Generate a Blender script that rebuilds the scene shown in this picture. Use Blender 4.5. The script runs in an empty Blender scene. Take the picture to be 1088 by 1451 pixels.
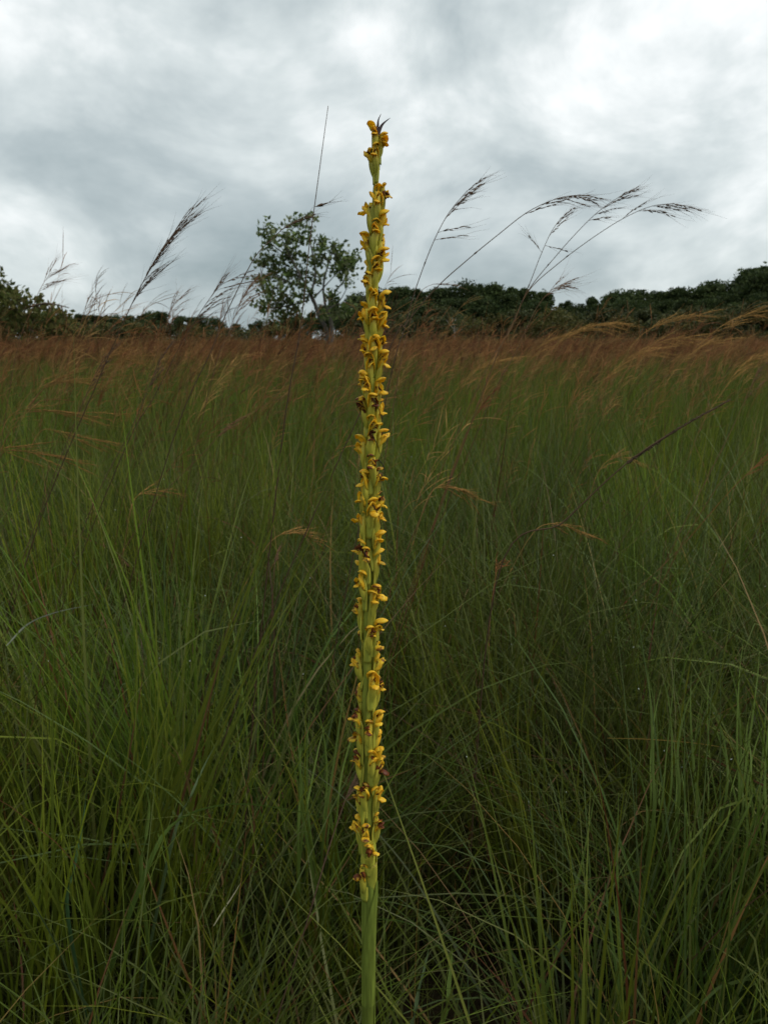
import bpy, bmesh, math, random
import numpy as np
from mathutils import Vector, Matrix

# ------------------------------------------------------------------ camera, sky, sun, exposure
S = bpy.context.scene
COL = S.collection
R = math.radians
FPX = 1088.0                       # focal length in photo pixels (photo 1088 x 1451)
EYE = 1.02
HORIZON = 482.0
PITCH = math.atan((725.5 - HORIZON) / FPX)

cam_d = bpy.data.cameras.new('camera')
cam = bpy.data.objects.new('camera', cam_d)
COL.objects.link(cam)
cam.location = (0, 0, EYE)
cam.rotation_euler = (math.pi / 2 - PITCH, 0, 0)
cam_d.sensor_fit = 'VERTICAL'
cam_d.sensor_height = 36.0
cam_d.lens = 36.0 * FPX / 1451.0
cam_d.clip_start = 0.05
cam_d.clip_end = 3000
cam_d.dof.use_dof = True
cam_d.dof.focus_distance = 0.56
cam_d.dof.aperture_fstop = 23.0
S.camera = cam

SUN_AZ, SUN_EL = R(98), R(56)      # azimuth to the right of the view direction (+Y)
sun_vec = Vector((math.sin(SUN_AZ) * math.cos(SUN_EL), math.cos(SUN_AZ) * math.cos(SUN_EL), math.sin(SUN_EL)))

W = bpy.data.worlds.new('World')
S.world = W
W.use_nodes = True
nt = W.node_tree
nt.nodes.clear()
def wn(t, **kw):
    n = nt.nodes.new(t)
    for k, v in kw.items():
        setattr(n, k, v)
    return n
def wm(op, a, b=None, c=None):
    n = wn('ShaderNodeMath', operation=op)
    for i, v in enumerate((a, b, c)):
        if v is None: continue
        if isinstance(v, (int, float)): n.inputs[i].default_value = v
        else: nt.links.new(v, n.inputs[i])
    return n.outputs[0]
def wvm(op, a, b):
    n = wn('ShaderNodeVectorMath', operation=op)
    for i, v in enumerate((a, b)):
        if isinstance(v, (tuple, list)): n.inputs[i].default_value = v
        else: nt.links.new(v, n.inputs[i])
    return n
tc = wn('ShaderNodeTexCoord')
dirv = tc.outputs['Generated']
sep = wn('ShaderNodeSeparateXYZ'); nt.links.new(dirv, sep.inputs[0])
comb = wvm('MULTIPLY', dirv, (1.0, 1.0, 1.7))
def noise(scale, detail, rough, dist, off):
    m = wn('ShaderNodeMapping'); m.inputs['Location'].default_value = off
    nt.links.new(comb.outputs[0], m.inputs[0])
    n = wn('ShaderNodeTexNoise'); n.inputs['Scale'].default_value = scale
    n.inputs['Detail'].default_value = detail; n.inputs['Roughness'].default_value = rough
    n.inputs['Distortion'].default_value = dist
    nt.links.new(m.outputs[0], n.inputs[0])
    return n.outputs[0]
n_big = noise(1.5, 2, 0.5, 0.3, (3.1, 1.7, 0.4))
n_mid = noise(3.6, 6, 0.58, 0.30, (0.4, 5.2, 2.2))
n_fin = noise(11.0, 3, 0.55, 0.2, (7.4, 2.2, 5.0))
cl = wm('ADD', wm('MULTIPLY', n_big, 0.75), wm('ADD', wm('MULTIPLY', n_mid, 0.95), wm('MULTIPLY', n_fin, 0.22)))
# thin spot in the cloud layer round the hidden sun
dsun = wvm('DOT_PRODUCT', dirv, tuple(sun_vec)).outputs['Value']
glow = wm('POWER', wm('MAXIMUM', dsun, 0.0), 3.0)
# thicker (darker) and thinner (brighter) masses of the cloud layer, with noise-warped edges; each: photo pixel, radius in pixels, strength
wz = wn('ShaderNodeTexNoise'); wz.inputs['Scale'].default_value = 4.5; wz.inputs['Detail'].default_value = 3
nt.links.new(dirv, wz.inputs[0])
warp = wvm('ADD', dirv, wvm('MULTIPLY', wvm('SUBTRACT', wz.outputs['Color'], (0.5, 0.5, 0.5)).outputs[0], (0.34, 0.34, 0.34)).outputs[0]).outputs[0]
warp = wvm('NORMALIZE', warp, (0, 0, 0)).outputs[0]
mass = None
for bx_, by_, br_, amp in ((240, 110, 200, -0.055), (970, 60, 170, 0.125), (540, 85, 60, 0.12), (355, 185, 60, 0.07), (140, 375, 90, 0.10), (720, 150, 130, -0.05), (60, 270, 130, -0.045),
                           (960, 240, 110, -0.05), (880, 395, 80, 0.06), (585, 395, 45, 0.10), (10, 90, 55, 0.10), (300, 400, 120, -0.05), (650, 330, 120, -0.04)):
    u_, v_ = (bx_ - 544.0) / FPX, (725.5 - by_) / FPX
    dv = Vector((u_, math.cos(PITCH) + v_ * math.sin(PITCH), -math.sin(PITCH) + v_ * math.cos(PITCH))).normalized()
    kk = 2.0 / (br_ / FPX) ** 2 * 0.55
    dt = wvm('DOT_PRODUCT', warp, tuple(dv)).outputs['Value']
    e = wm('MULTIPLY', wm('EXPONENT', wm('MULTIPLY', wm('SUBTRACT', 1.0, dt), -kk)), amp)
    mass = e if mass is None else wm('ADD', mass, e)
val = wm('ADD', wm('MULTIPLY_ADD', wm('SUBTRACT', cl, 0.96), 0.72, 0.645), wm('ADD', wm('MULTIPLY', glow, 0.155), mass))
ramp = wn('ShaderNodeValToRGB'); nt.links.new(val, ramp.inputs[0])
cr = ramp.color_ramp
cr.elements[0].position = 0.40; cr.elements[0].color = (0.22, 0.28, 0.30, 1)
cr.elements[1].position = 0.90; cr.elements[1].color = (1.0, 1.0, 1.0, 1)
for p, c in ((0.59, (0.40, 0.46, 0.475, 1)), (0.70, (0.58, 0.635, 0.64, 1)), (0.80, (0.82, 0.85, 0.85, 1))):
    e = cr.elements.new(p); e.color = c
sky = wn('ShaderNodeTexSky', sky_type='NISHITA')
sky.sun_disc = False; sky.sun_elevation = SUN_EL; sky.sun_rotation = SUN_AZ
bg_sky = wn('ShaderNodeBackground'); nt.links.new(sky.outputs[0], bg_sky.inputs[0]); bg_sky.inputs[1].default_value = 0.08
bg_cl = wn('ShaderNodeBackground'); nt.links.new(ramp.outputs[0], bg_cl.inputs[0]); bg_cl.inputs[1].default_value = 1.0
mixw = wn('ShaderNodeMixShader'); mixw.inputs[0].default_value = 0.94
nt.links.new(bg_sky.outputs[0], mixw.inputs[1]); nt.links.new(bg_cl.outputs[0], mixw.inputs[2])
outw = wn('ShaderNodeOutputWorld'); nt.links.new(mixw.outputs[0], outw.inputs[0])

sun_d = bpy.data.lights.new('sun', 'SUN')
sun_d.energy = 1.5; sun_d.angle = R(35); sun_d.color = (1.0, 0.97, 0.92)
sun = bpy.data.objects.new('sun', sun_d); COL.objects.link(sun)
sun.rotation_euler = (-sun_vec).to_track_quat('-Z', 'Y').to_euler()

S.view_settings.view_transform = 'Standard'
S.view_settings.look = 'None'
S.view_settings.exposure = 0.33
S.view_settings.gamma = 1.0
S.view_settings.use_curve_mapping = False
S.render.engine = 'CYCLES'
S.cycles.max_bounces = 4
S.cycles.diffuse_bounces = 2
S.cycles.transmission_bounces = 3
S.cycles.transparent_max_bounces = 4
S.cycles.use_denoising = True

rng = np.random.default_rng(11)
rnd = random.Random(5)

# ------------------------------------------------------------------ helpers
SP, CP = math.sin(PITCH), math.cos(PITCH)
def at(x, y, Y):
    """point on the ray of photo pixel (x, y) at ground distance Y from the camera"""
    a, b = (x - 544.0) / FPX, (725.5 - y) / FPX
    d = Vector((a, CP + b * SP, -SP + b * CP))
    t = Y / d.y
    return Vector((d.x * t, Y, EYE + d.z * t))
def tag(o, label=None, cat=None, group=None, kind=None):
    if label: o['label'] = label
    if cat: o['category'] = cat
    if group: o['group'] = group
    if kind: o['kind'] = kind
    return o
def empty(name, loc=(0, 0, 0)):
    o = bpy.data.objects.new(name, None); o.empty_display_size = 0.05
    COL.objects.link(o); o.location = loc
    return o
def link(name, me, parent=None, col=COL):
    o = bpy.data.objects.new(name, me); col.objects.link(o)
    if parent: o.parent = parent
    return o
def mesh_np(name, V, F, mat=None, colors=None, smooth=True, attr=None):
    """V (n,3), F list of index arrays (quads and tris mixed allowed: list of arrays of shape (k,3) / (k,4))"""
    me = bpy.data.meshes.new(name)
    V = np.asarray(V, dtype=np.float32)
    if not (isinstance(F, list) and isinstance(F[0], np.ndarray)): F = [np.asarray(F)]
    F = [np.asarray(f, dtype=np.int32) for f in F if len(f)]
    loops = np.concatenate([f.ravel() for f in F])
    tot = np.concatenate([np.full(len(f), f.shape[1], dtype=np.int32) for f in F])
    start = np.concatenate([[0], np.cumsum(tot)[:-1]]).astype(np.int32)
    me.vertices.add(len(V)); me.vertices.foreach_set('co', V.ravel())
    me.loops.add(len(loops)); me.loops.foreach_set('vertex_index', loops)
    me.polygons.add(len(tot)); me.polygons.foreach_set('loop_start', start); me.polygons.foreach_set('loop_total', tot)
    if smooth: me.polygons.foreach_set('use_smooth', np.ones(len(tot), dtype=bool))
    if colors is not None:
        a = me.color_attributes.new('tint', 'FLOAT_COLOR', 'POINT')
        c = np.ones((len(V), 4), dtype=np.float32); c[:, :3] = colors
        a.data.foreach_set('color', c.ravel())
    me.update(calc_edges=True)
    if mat: me.materials.append(mat)
    return me

class Soup:
    def __init__(s): s.V = []; s.F3 = []; s.F4 = []; s.C = []; s.n = 0
    def add(s, V, F4=None, F3=None, C=(1, 1, 1)):
        V = np.asarray(V, dtype=np.float64)
        if F4 is not None and len(F4): s.F4.append(np.asarray(F4) + s.n)
        if F3 is not None and len(F3): s.F3.append(np.asarray(F3) + s.n)
        C = np.asarray(C, dtype=np.float64)
        s.C.append(np.broadcast_to(C, (len(V), 3)) if C.ndim == 1 else C)
        s.V.append(V); s.n += len(V)
    def mesh(s, name, mat, smooth=True):
        F = []
        if s.F4: F.append(np.concatenate(s.F4))
        if s.F3: F.append(np.concatenate(s.F3))
        return mesh_np(name, np.concatenate(s.V), F, mat, np.concatenate(s.C), smooth)

def tube(soup, pts, rad, sides=5, C=(1, 1, 1), cap=True):
    P = np.asarray([tuple(p) for p in pts], dtype=np.float64)
    n = len(P)
    rad = np.broadcast_to(np.asarray(rad, dtype=np.float64), (n,))
    T = np.gradient(P, axis=0); T /= np.linalg.norm(T, axis=1)[:, None] + 1e-12
    ref = np.array([0.31, 0.87, 0.12]) if abs(T[0] @ np.array([0.31, 0.87, 0.12])) < 0.85 else np.array([1.0, 0, 0])
    A = np.cross(T, ref); A /= np.linalg.norm(A, axis=1)[:, None] + 1e-12
    B = np.cross(T, A)
    ang = np.arange(sides) / sides * 2 * np.pi
    ring = A[:, None, :] * np.cos(ang)[None, :, None] + B[:, None, :] * np.sin(ang)[None, :, None]
    V = (P[:, None, :] + ring * rad[:, None, None]).reshape(-1, 3)
    i = np.arange(n - 1)[:, None] * sides; j = np.arange(sides)[None, :]; k = (j + 1) % sides
    F = np.stack([i + j, i + k, i + sides + k, i + sides + j], -1).reshape(-1, 4)
    C = np.asarray(C, dtype=np.float64)
    if C.ndim == 2: C = np.repeat(C, sides, axis=0)
    F3 = None
    if cap:
        V = np.concatenate([V, P[-1:]]); e = n * sides; b = (n - 1) * sides
        F3 = [(b + q, b + (q + 1) % sides, e) for q in range(sides)]
        if C.ndim == 2: C = np.concatenate([C, C[-1:]])
    soup.add(V, F, F3, C)

def spline(pts, n):
    """Catmull-Rom through pts, n samples"""
    P = [Vector(p) for p in pts]
    P = [P[0] * 2 - P[1]] + P + [P[-1] * 2 - P[-2]]
    m = len(P) - 3
    out = []
    for q in range(n):
        t = q / (n - 1) * m; i = min(int(t), m - 1); u = t - i
        a, b, c, d = P[i:i + 4]
        out.append(0.5 * ((2 * b) + (c - a) * u + (2 * a - 5 * b + 4 * c - d) * u * u + (3 * b - a - 3 * c + d) * u ** 3))
    return out

# ------------------------------------------------------------------ materials
def newmat(name):
    m = bpy.data.materials.new(name); m.use_nodes = True
    m.node_tree.nodes.clear()
    return m
def leaf_mat(name, trans=0.35, rough=0.5, spec=0.3, vary=0.35, noise_scale=0.0, streak=0.0, stretch=1.0):
    """tint colour attribute x small random variation, diffuse/gloss mixed with translucency"""
    m = newmat(name); t = m.node_tree; N = t.nodes; L = t.links
    at_ = N.new('ShaderNodeAttribute'); at_.attribute_name = 'tint'
    oi = N.new('ShaderNodeObjectInfo')
    mr = N.new('ShaderNodeMapRange'); mr.inputs[3].default_value = 1 - vary; mr.inputs[4].default_value = 1 + vary
    L.new(oi.outputs['Random'], mr.inputs[0])
    mul = N.new('ShaderNodeVectorMath'); mul.operation = 'SCALE'
    L.new(at_.outputs['Color'], mul.inputs[0]); L.new(mr.outputs[0], mul.inputs['Scale'])
    col = mul.outputs[0]
    if noise_scale:
        g = N.new('ShaderNodeNewGeometry')
        nz = N.new('ShaderNodeTexNoise'); nz.inputs['Scale'].default_value = noise_scale; nz.inputs['Detail'].default_value = 4
        mp_ = N.new('ShaderNodeVectorMath'); mp_.operation = 'MULTIPLY'; mp_.inputs[1].default_value = (1, 1, stretch)
        L.new(g.outputs['Position'], mp_.inputs[0]); L.new(mp_.outputs[0], nz.inputs[0])
        m2 = N.new('ShaderNodeMapRange'); m2.inputs[1].default_value = 0.3; m2.inputs[2].default_value = 0.7
        m2.inputs[3].default_value = 1 - streak; m2.inputs[4].default_value = 1 + streak
        L.new(nz.outputs[0], m2.inputs[0])
        mu2 = N.new('ShaderNodeVectorMath'); mu2.operation = 'SCALE'
        L.new(col, mu2.inputs[0]); L.new(m2.outputs[0], mu2.inputs['Scale']); col = mu2.outputs[0]
    p = N.new('ShaderNodeBsdfPrincipled'); L.new(col, p.inputs['Base Color'])
    p.inputs['Roughness'].default_value = rough; p.inputs['Specular IOR Level'].default_value = spec
    o = N.new('ShaderNodeOutputMaterial')
    if trans > 0:
        tr = N.new('ShaderNodeBsdfTranslucent'); L.new(col, tr.inputs[0])
        mx = N.new('ShaderNodeMixShader'); mx.inputs[0].default_value = trans
        L.new(p.outputs[0], mx.inputs[1]); L.new(tr.outputs[0], mx.inputs[2]); L.new(mx.outputs[0], o.inputs[0])
    else:
        L.new(p.outputs[0], o.inputs[0])
    return m
M_GRASS = leaf_mat('grass_blades', 0.32, 0.45, 0.13, 0.0)
M_RED = leaf_mat('seeding_grass', 0.35, 0.6, 0.1, 0.0)
M_STALK = leaf_mat('dry_stalk', 0.12, 0.7, 0.08, 0.12)
M_LEAF = leaf_mat('tree_leaf', 0.3, 0.55, 0.08, 0.2)
M_BARK = leaf_mat('bark', 0.0, 0.85, 0.2, 0.15, 9.0, 0.35)
M_STEM = leaf_mat('orchid_green', 0.30, 0.42, 0.4, 0.12, 520.0, 0.30, 0.09)
M_DEW = leaf_mat('dew_speck', 0.3, 0.15, 0.8, 0.1)

def petal_mat(name, brown):
    m = newmat(name); t = m.node_tree; N = t.nodes; L = t.links
    at_ = N.new('ShaderNodeAttribute'); at_.attribute_name = 'tint'      # x along petal, y across, z unused
    sp = N.new('ShaderNodeSeparateXYZ'); L.new(at_.outputs['Vector'], sp.inputs[0])
    g = N.new('ShaderNodeNewGeometry')
    nz = N.new('ShaderNodeTexNoise'); nz.inputs['Scale'].default_value = 330; nz.inputs['Detail'].default_value = 5
    L.new(g.outputs['Position'], nz.inputs[0])
    r1 = N.new('ShaderNodeValToRGB'); L.new(nz.outputs[0], r1.inputs[0])
    r1.color_ramp.elements[0].position = 0.34; r1.color_ramp.elements[0].color = (0.88, 0.50, 0.018, 1)
    r1.color_ramp.elements[1].position = 0.62; r1.color_ramp.elements[1].color = (0.96, 0.72, 0.055, 1)
    # greenish towards the foot of the petal
    mg = N.new('ShaderNodeMixRGB'); mg.inputs[1].default_value = (0.66, 0.60, 0.06, 1)
    f1 = N.new('ShaderNodeMapRange'); f1.inputs[1].default_value = 0.0; f1.inputs[2].default_value = 0.35
    L.new(sp.outputs[0], f1.inputs[0]); L.new(f1.outputs[0], mg.inputs[0]); L.new(r1.outputs[0], mg.inputs[2])
    # withered brown patches
    nz2 = N.new('ShaderNodeTexNoise'); nz2.inputs['Scale'].default_value = 170; nz2.inputs['Detail'].default_value = 4
    L.new(g.outputs['Position'], nz2.inputs[0])
    oi = N.new('ShaderNodeObjectInfo')
    ad = N.new('ShaderNodeMath'); ad.operation = 'MULTIPLY_ADD'; L.new(oi.outputs['Random'], ad.inputs[0])
    ad.inputs[1].default_value = 0.16; L.new(nz2.outputs[0], ad.inputs[2])
    f2 = N.new('ShaderNodeMapRange'); f2.inputs[1].default_value = 0.70 - brown; f2.inputs[2].default_value = 0.82 - brown
    L.new(ad.outputs[0], f2.inputs[0])
    mb = N.new('ShaderNodeMixRGB'); mb.inputs[2].default_value = (0.17, 0.045, 0.012, 1)
    L.new(f2.outputs[0], mb.inputs[0]); L.new(mg.outputs[0], mb.inputs[1])
    p = N.new('ShaderNodeBsdfPrincipled'); L.new(mb.outputs[0], p.inputs['Base Color'])
    p.inputs['Roughness'].default_value = 0.45; p.inputs['Specular IOR Level'].default_value = 0.35
    bp = N.new('ShaderNodeBump'); bp.inputs['Strength'].default_value = 0.35; bp.inputs['Distance'].default_value = 0.0006
    L.new(nz.outputs[0], bp.inputs['Height']); L.new(bp.outputs[0], p.inputs['Normal'])
    tr = N.new('ShaderNodeBsdfTranslucent'); L.new(mb.outputs[0], tr.inputs[0])
    mx = N.new('ShaderNodeMixShader'); mx.inputs[0].default_value = 0.50
    o = N.new('ShaderNodeOutputMaterial')
    L.new(p.outputs[0], mx.inputs[1]); L.new(tr.outputs[0], mx.inputs[2]); L.new(mx.outputs[0], o.inputs[0])
    return m
M_PETAL = petal_mat('petal_fresh', 0.0)
M_PETAL_OLD = petal_mat('petal_withering', 0.14)
M_WITHER = leaf_mat('withered_brown', 0.1, 0.7, 0.08, 0.3, 500.0, 0.5)

def ground_mat():
    m = newmat('soil'); t = m.node_tree; N = t.nodes; L = t.links
    g = N.new('ShaderNodeNewGeometry')
    n1 = N.new('ShaderNodeTexNoise'); n1.inputs['Scale'].default_value = 1.3; n1.inputs['Detail'].default_value = 8
    L.new(g.outputs['Position'], n1.inputs[0])
    r = N.new('ShaderNodeValToRGB'); L.new(n1.outputs[0], r.inputs[0])
    r.color_ramp.elements[0].position = 0.35; r.color_ramp.elements[0].color = (0.010, 0.008, 0.005, 1)
    r.color_ramp.elements[1].position = 0.7; r.color_ramp.elements[1].color = (0.030, 0.024, 0.012, 1)
    p = N.new('ShaderNodeBsdfPrincipled'); L.new(r.outputs[0], p.inputs['Base Color']); p.inputs['Roughness'].default_value = 0.95; p.inputs['Specular IOR Level'].default_value = 0.0
    n2 = N.new('ShaderNodeTexNoise'); n2.inputs['Scale'].default_value = 30; n2.inputs['Detail'].default_value = 5
    L.new(g.outputs['Position'], n2.inputs[0])
    b = N.new('ShaderNodeBump'); b.inputs['Distance'].default_value = 0.03; L.new(n2.outputs[0], b.inputs['Height']); L.new(b.outputs[0], p.inputs['Normal'])
    o = N.new('ShaderNodeOutputMaterial'); L.new(p.outputs[0], o.inputs[0])
    return m

# ------------------------------------------------------------------ ground (one sheet; rises gently under the far wood on the right)
def ground_z(x, y):
    r = 1 / (1 + math.exp(-(y - 95) / 12.0)) * (0.4 + 1.0 / (1 + math.exp(-(x - 22) / 8.0)))
    return 1.2 * r
gx = np.unique(np.concatenate([np.linspace(-900, -150, 6), np.linspace(-150, 150, 41), np.linspace(150, 900, 6)]))
gy = np.unique(np.concatenate([np.linspace(-300, 0, 5), np.linspace(0, 220, 45), np.linspace(220, 1500, 6)]))
GV = [(x, y, ground_z(x, y)) for y in gy for x in gx]
nx = len(gx)
GF = [(j * nx + i, j * nx + i + 1, (j + 1) * nx + i + 1, (j + 1) * nx + i) for j in range(len(gy) - 1) for i in range(nx - 1)]
g = link('ground', mesh_np('ground', GV, GF, ground_mat())); tag(g, kind='structure')

# ------------------------------------------------------------------ grass
def ribbons(soup, base, length, phi, t0, t1, width, colr, seg=6, power=1.4, twist=None, root_dark=1.0, keel=False):
    """N grass blades as tapering curved ribbons"""
    n = len(base)
    s = np.linspace(0, 1, seg + 1)
    th = t0[:, None] + (t1 - t0)[:, None] * s[None, :] ** power
    ds = length / seg
    hx = np.cos(phi)[:, None]; hy = np.sin(phi)[:, None]
    thm = (th[:, 1:] + th[:, :-1]) / 2
    step = np.stack([np.sin(thm) * hx, np.sin(thm) * hy, np.cos(thm)], -1) * ds[:, None, None]
    P = np.concatenate([np.zeros((n, 1, 3)), np.cumsum(step, 1)], 1) + base[:, None, :]
    P[..., 2] = np.maximum(P[..., 2], 0.012)
    tw = np.zeros(n) if twist is None else twist
    side = np.stack([-np.sin(phi), np.cos(phi), np.zeros(n)], -1)
    T = np.stack([np.sin(th) * hx, np.sin(th) * hy, np.cos(th)], -1)
    Nn = np.cross(np.broadcast_to(side[:, None, :], T.shape), T)
    ang = tw[:, None] * (0.4 + s[None, :])
    sd = side[:, None, :] * np.cos(ang)[..., None] + Nn * np.sin(ang)[..., None]
    prof = np.clip(1 - s ** 2.2, 0, 1) * (0.55 + 0.45 * np.minimum(s / 0.2, 1))
    w = width[:, None] * prof[None, :] / 2
    A = P[:, :-1] + sd[:, :-1] * w[:, :-1, None]
    B = P[:, :-1] - sd[:, :-1] * w[:, :-1, None]
    V = np.concatenate([np.stack([A, B], 2).reshape(n, -1, 3), P[:, -1:]], 1)
    k = 2 * seg + 1
    F4 = []
    for q in range(seg - 1): F4.append((2 * q, 2 * q + 1, 2 * q + 3, 2 * q + 2))
    F4 = np.array(F4, dtype=np.int64)
    off = np.arange(n) * k
    F4 = (off[:, None, None] + F4[None]).reshape(-1, 4)
    F3 = off[:, None] + np.array([2 * seg - 2, 2 * seg - 1, 2 * seg])[None]
    C = np.repeat(colr[:, None, :], k, 1)
    soup.add(V.reshape(-1, 3), F4, F3, C.reshape(-1, 3))

GREENS = np.array([(0.082, 0.116, 0.014), (0.104, 0.142, 0.016), (0.060, 0.090, 0.013), (0.100, 0.124, 0.031),
                   (0.128, 0.164, 0.016), (0.072, 0.094, 0.022)])
STRAW = np.array([(0.20, 0.14, 0.05), (0.14, 0.08, 0.028), (0.10, 0.045, 0.018)])
def pick(n, pal, jit=0.18):
    return pal[rng.integers(0, len(pal), n)] * (1 + rng.uniform(-jit, jit, (n, 1)))
def rigid(soup, geo, x, y, z, yaw, tilt, sc, zs, tone):
    """append a copy of a tuft (V, F4, F3, C) to a soup"""
    V, F4, F3, C = geo
    ca, sa = math.cos(yaw), math.sin(yaw)
    P = V * np.array((sc, sc, zs))
    X = P[:, 0] * ca - P[:, 1] * sa; Y = P[:, 0] * sa + P[:, 1] * ca; Z = P[:, 2]
    X = X + Z * tilt[0]; Y = Y + Z * tilt[1]
    soup.add(np.stack([X + x, Y + y, Z + z], -1), F4, F3, C * tone)
def freeze(s):
    return (np.concatenate(s.V), np.concatenate(s.F4), np.concatenate(s.F3) if s.F3 else None, np.concatenate(s.C))
def green_tuft(kind, wide=1.0, seg=7, thin=1.0):
    s = Soup()
    if kind == 'fine':
        n = 46; L = rng.uniform(0.38, 0.80, n); t0 = rng.uniform(0.02, 0.30, n); t1 = t0 + rng.gamma(2.0, 0.34, n); w = rng.uniform(0.0018, 0.0040, n); r = 0.055
        c = pick(n, GREENS[[0, 2, 3, 5]])
    elif kind == 'upright':
        n = 36; L = rng.uniform(0.40, 0.78, n); t0 = rng.uniform(0.0, 0.14, n); t1 = t0 + rng.gamma(1.6, 0.2, n); w = rng.uniform(0.0028, 0.0060, n); r = 0.06
        c = pick(n, GREENS[[0, 1, 4]])
    elif kind == 'broad':
        n = 22; L = rng.uniform(0.42, 0.85, n); t0 = rng.uniform(0.05, 0.4, n); t1 = t0 + rng.gamma(2.2, 0.4, n); w = rng.uniform(0.0040, 0.0078, n); r = 0.05
        c = pick(n, GREENS[[0, 1, 2, 3]])
    else:  # tangled, blades lying over
        n = 36; L = rng.uniform(0.4, 0.85, n); t0 = rng.uniform(0.15, 0.7, n); t1 = t0 + rng.gamma(2.5, 0.42, n); w = rng.uniform(0.0018, 0.0048, n); r = 0.08
        c = pick(n, GREENS[[2, 3, 5, 0]])
    w = w * wide
    dead = rng.random(n) < 0.055
    c[dead] = pick(int(dead.sum()), STRAW)
    a = rng.uniform(0, 2 * np.pi, n); rr = r * np.sqrt(rng.random(n))
    base = np.stack([np.cos(a) * rr, np.sin(a) * rr, np.zeros(n)], -1)
    m = np.arange(n) < n * thin
    ribbons(s, base[m], L[m], rng.uniform(0, 6.28, n)[m], t0[m], np.minimum(t1, 2.3)[m], w[m], c[m], seg, 1.5, rng.normal(0, 0.5, n)[m])
    if seg > 4:   # short undergrowth blades
        n2 = 22; base2 = np.stack([rng.normal(0, r * 1.3, n2), rng.normal(0, r * 1.3, n2), np.zeros(n2)], -1)
        ribbons(s, base2, rng.uniform(0.12, 0.36, n2), rng.uniform(0, 6.28, n2), rng.uniform(0.1, 0.8, n2), rng.uniform(0.6, 1.6, n2),
                rng.uniform(0.002, 0.004, n2), pick(n2, GREENS[[0, 2, 5]]) * 0.9, 4)
    return freeze(s)
RUST = np.array([(0.32, 0.140, 0.052), (0.39, 0.180, 0.066), (0.23, 0.095, 0.042), (0.41, 0.24, 0.085), (0.16, 0.078, 0.038)])
def red_tuft(n_culm, wide, n=9, mseg=4, m0=12, m1=20):
    """flowering culms bent by the wind to +X, each with a loose drooping rust-coloured panicle"""
    s = Soup()
    for q in range(n_culm):
        b = rng.normal(0, 0.07, 2)
        L = rng.uniform(0.80, 1.16)
        ph = rng.normal(0.0, 0.55); t0 = rng.uniform(0.0, 0.22); t1 = rng.uniform(0.35, 1.15)
        u = np.linspace(0, 1, n); th = t0 + (t1 - t0) * u ** 2.2
        st = np.stack([np.sin(th) * math.cos(ph), np.sin(th) * math.sin(ph), np.cos(th)], -1) * (L / (n - 1))
        P = np.concatenate([[[b[0], b[1], 0]], np.cumsum(st[:-1], 0) + np.array([b[0], b[1], 0])])
        c = RUST[rng.integers(len(RUST))] * rng.uniform(0.8, 1.15)
        lowc = np.array((0.070, 0.045, 0.020)); f = np.clip((u - 0.35) / 0.4, 0, 1)[:, None]
        tube(s, P, np.linspace(0.0012, 0.0006, n) * wide, 3, lowc * (1 - f) + c * f, cap=False)
        for k in range(rng.integers(m0, m1)):
            f = 1 - 0.36 * rng.random(); i = min(int(f * (n - 1)), n - 2); w_ = f * (n - 1) - i
            p = P[i] * (1 - w_) + P[i + 1] * w_
            a = ph + rng.normal(0, 0.5); e = th[i] + rng.normal(0.15, 0.45)
            l = rng.uniform(0.05, 0.15)
            ee = e + np.linspace(0, rng.uniform(0.0, 0.9), mseg)
            st = np.stack([np.sin(ee) * math.cos(a), np.sin(ee) * math.sin(a), np.cos(ee)], -1) * l / mseg
            Q = np.concatenate([[p], p + np.cumsum(st, 0)])
            rr = np.interp(np.linspace(0, 1, mseg + 1), [0, .4, .8, 1], [0.35, 1.5, 1.0, 0.15]) * 0.0011 * wide * rng.uniform(0.7, 1.3)
            tube(s, Q, rr, 3, c * rng.uniform(0.75, 1.3), cap=False)
        nl = 3
        idx = rng.integers(2, 6, nl)
        ribbons(s, P[idx], rng.uniform(0.15, 0.34, nl), rng.normal(0, 1.4, nl), rng.uniform(0.3, 0.7, nl), rng.uniform(0.9, 2.0, nl),
                rng.uniform(0.002, 0.004, nl) * wide, pick(nl, np.array([(0.13, 0.07, 0.025), (0.09, 0.085, 0.025), (0.20, 0.12, 0.045)])), 4)
    return freeze(s)
FINE = [green_tuft('fine') for _ in range(8)] + [green_tuft('tangle') for _ in range(6)]
UPR = [green_tuft('upright') for _ in range(8)] + [green_tuft('broad') for _ in range(4)]
MIDG = [green_tuft(k, 1.25, 4, 0.8) for k in ('fine', 'upright', 'upright', 'broad', 'fine', 'upright', 'upright', 'fine')]
FARG = [green_tuft(k, 2.4, 3, 0.5) for k in ('fine', 'upright', 'upright', 'broad', 'fine', 'upright')]
RED = [red_tuft(3, 0.80, 9, 4, 9, 15) for _ in range(10)]
REDF = [red_tuft(5, 1.9, 6, 3, 8, 13) for _ in range(8)]

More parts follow.
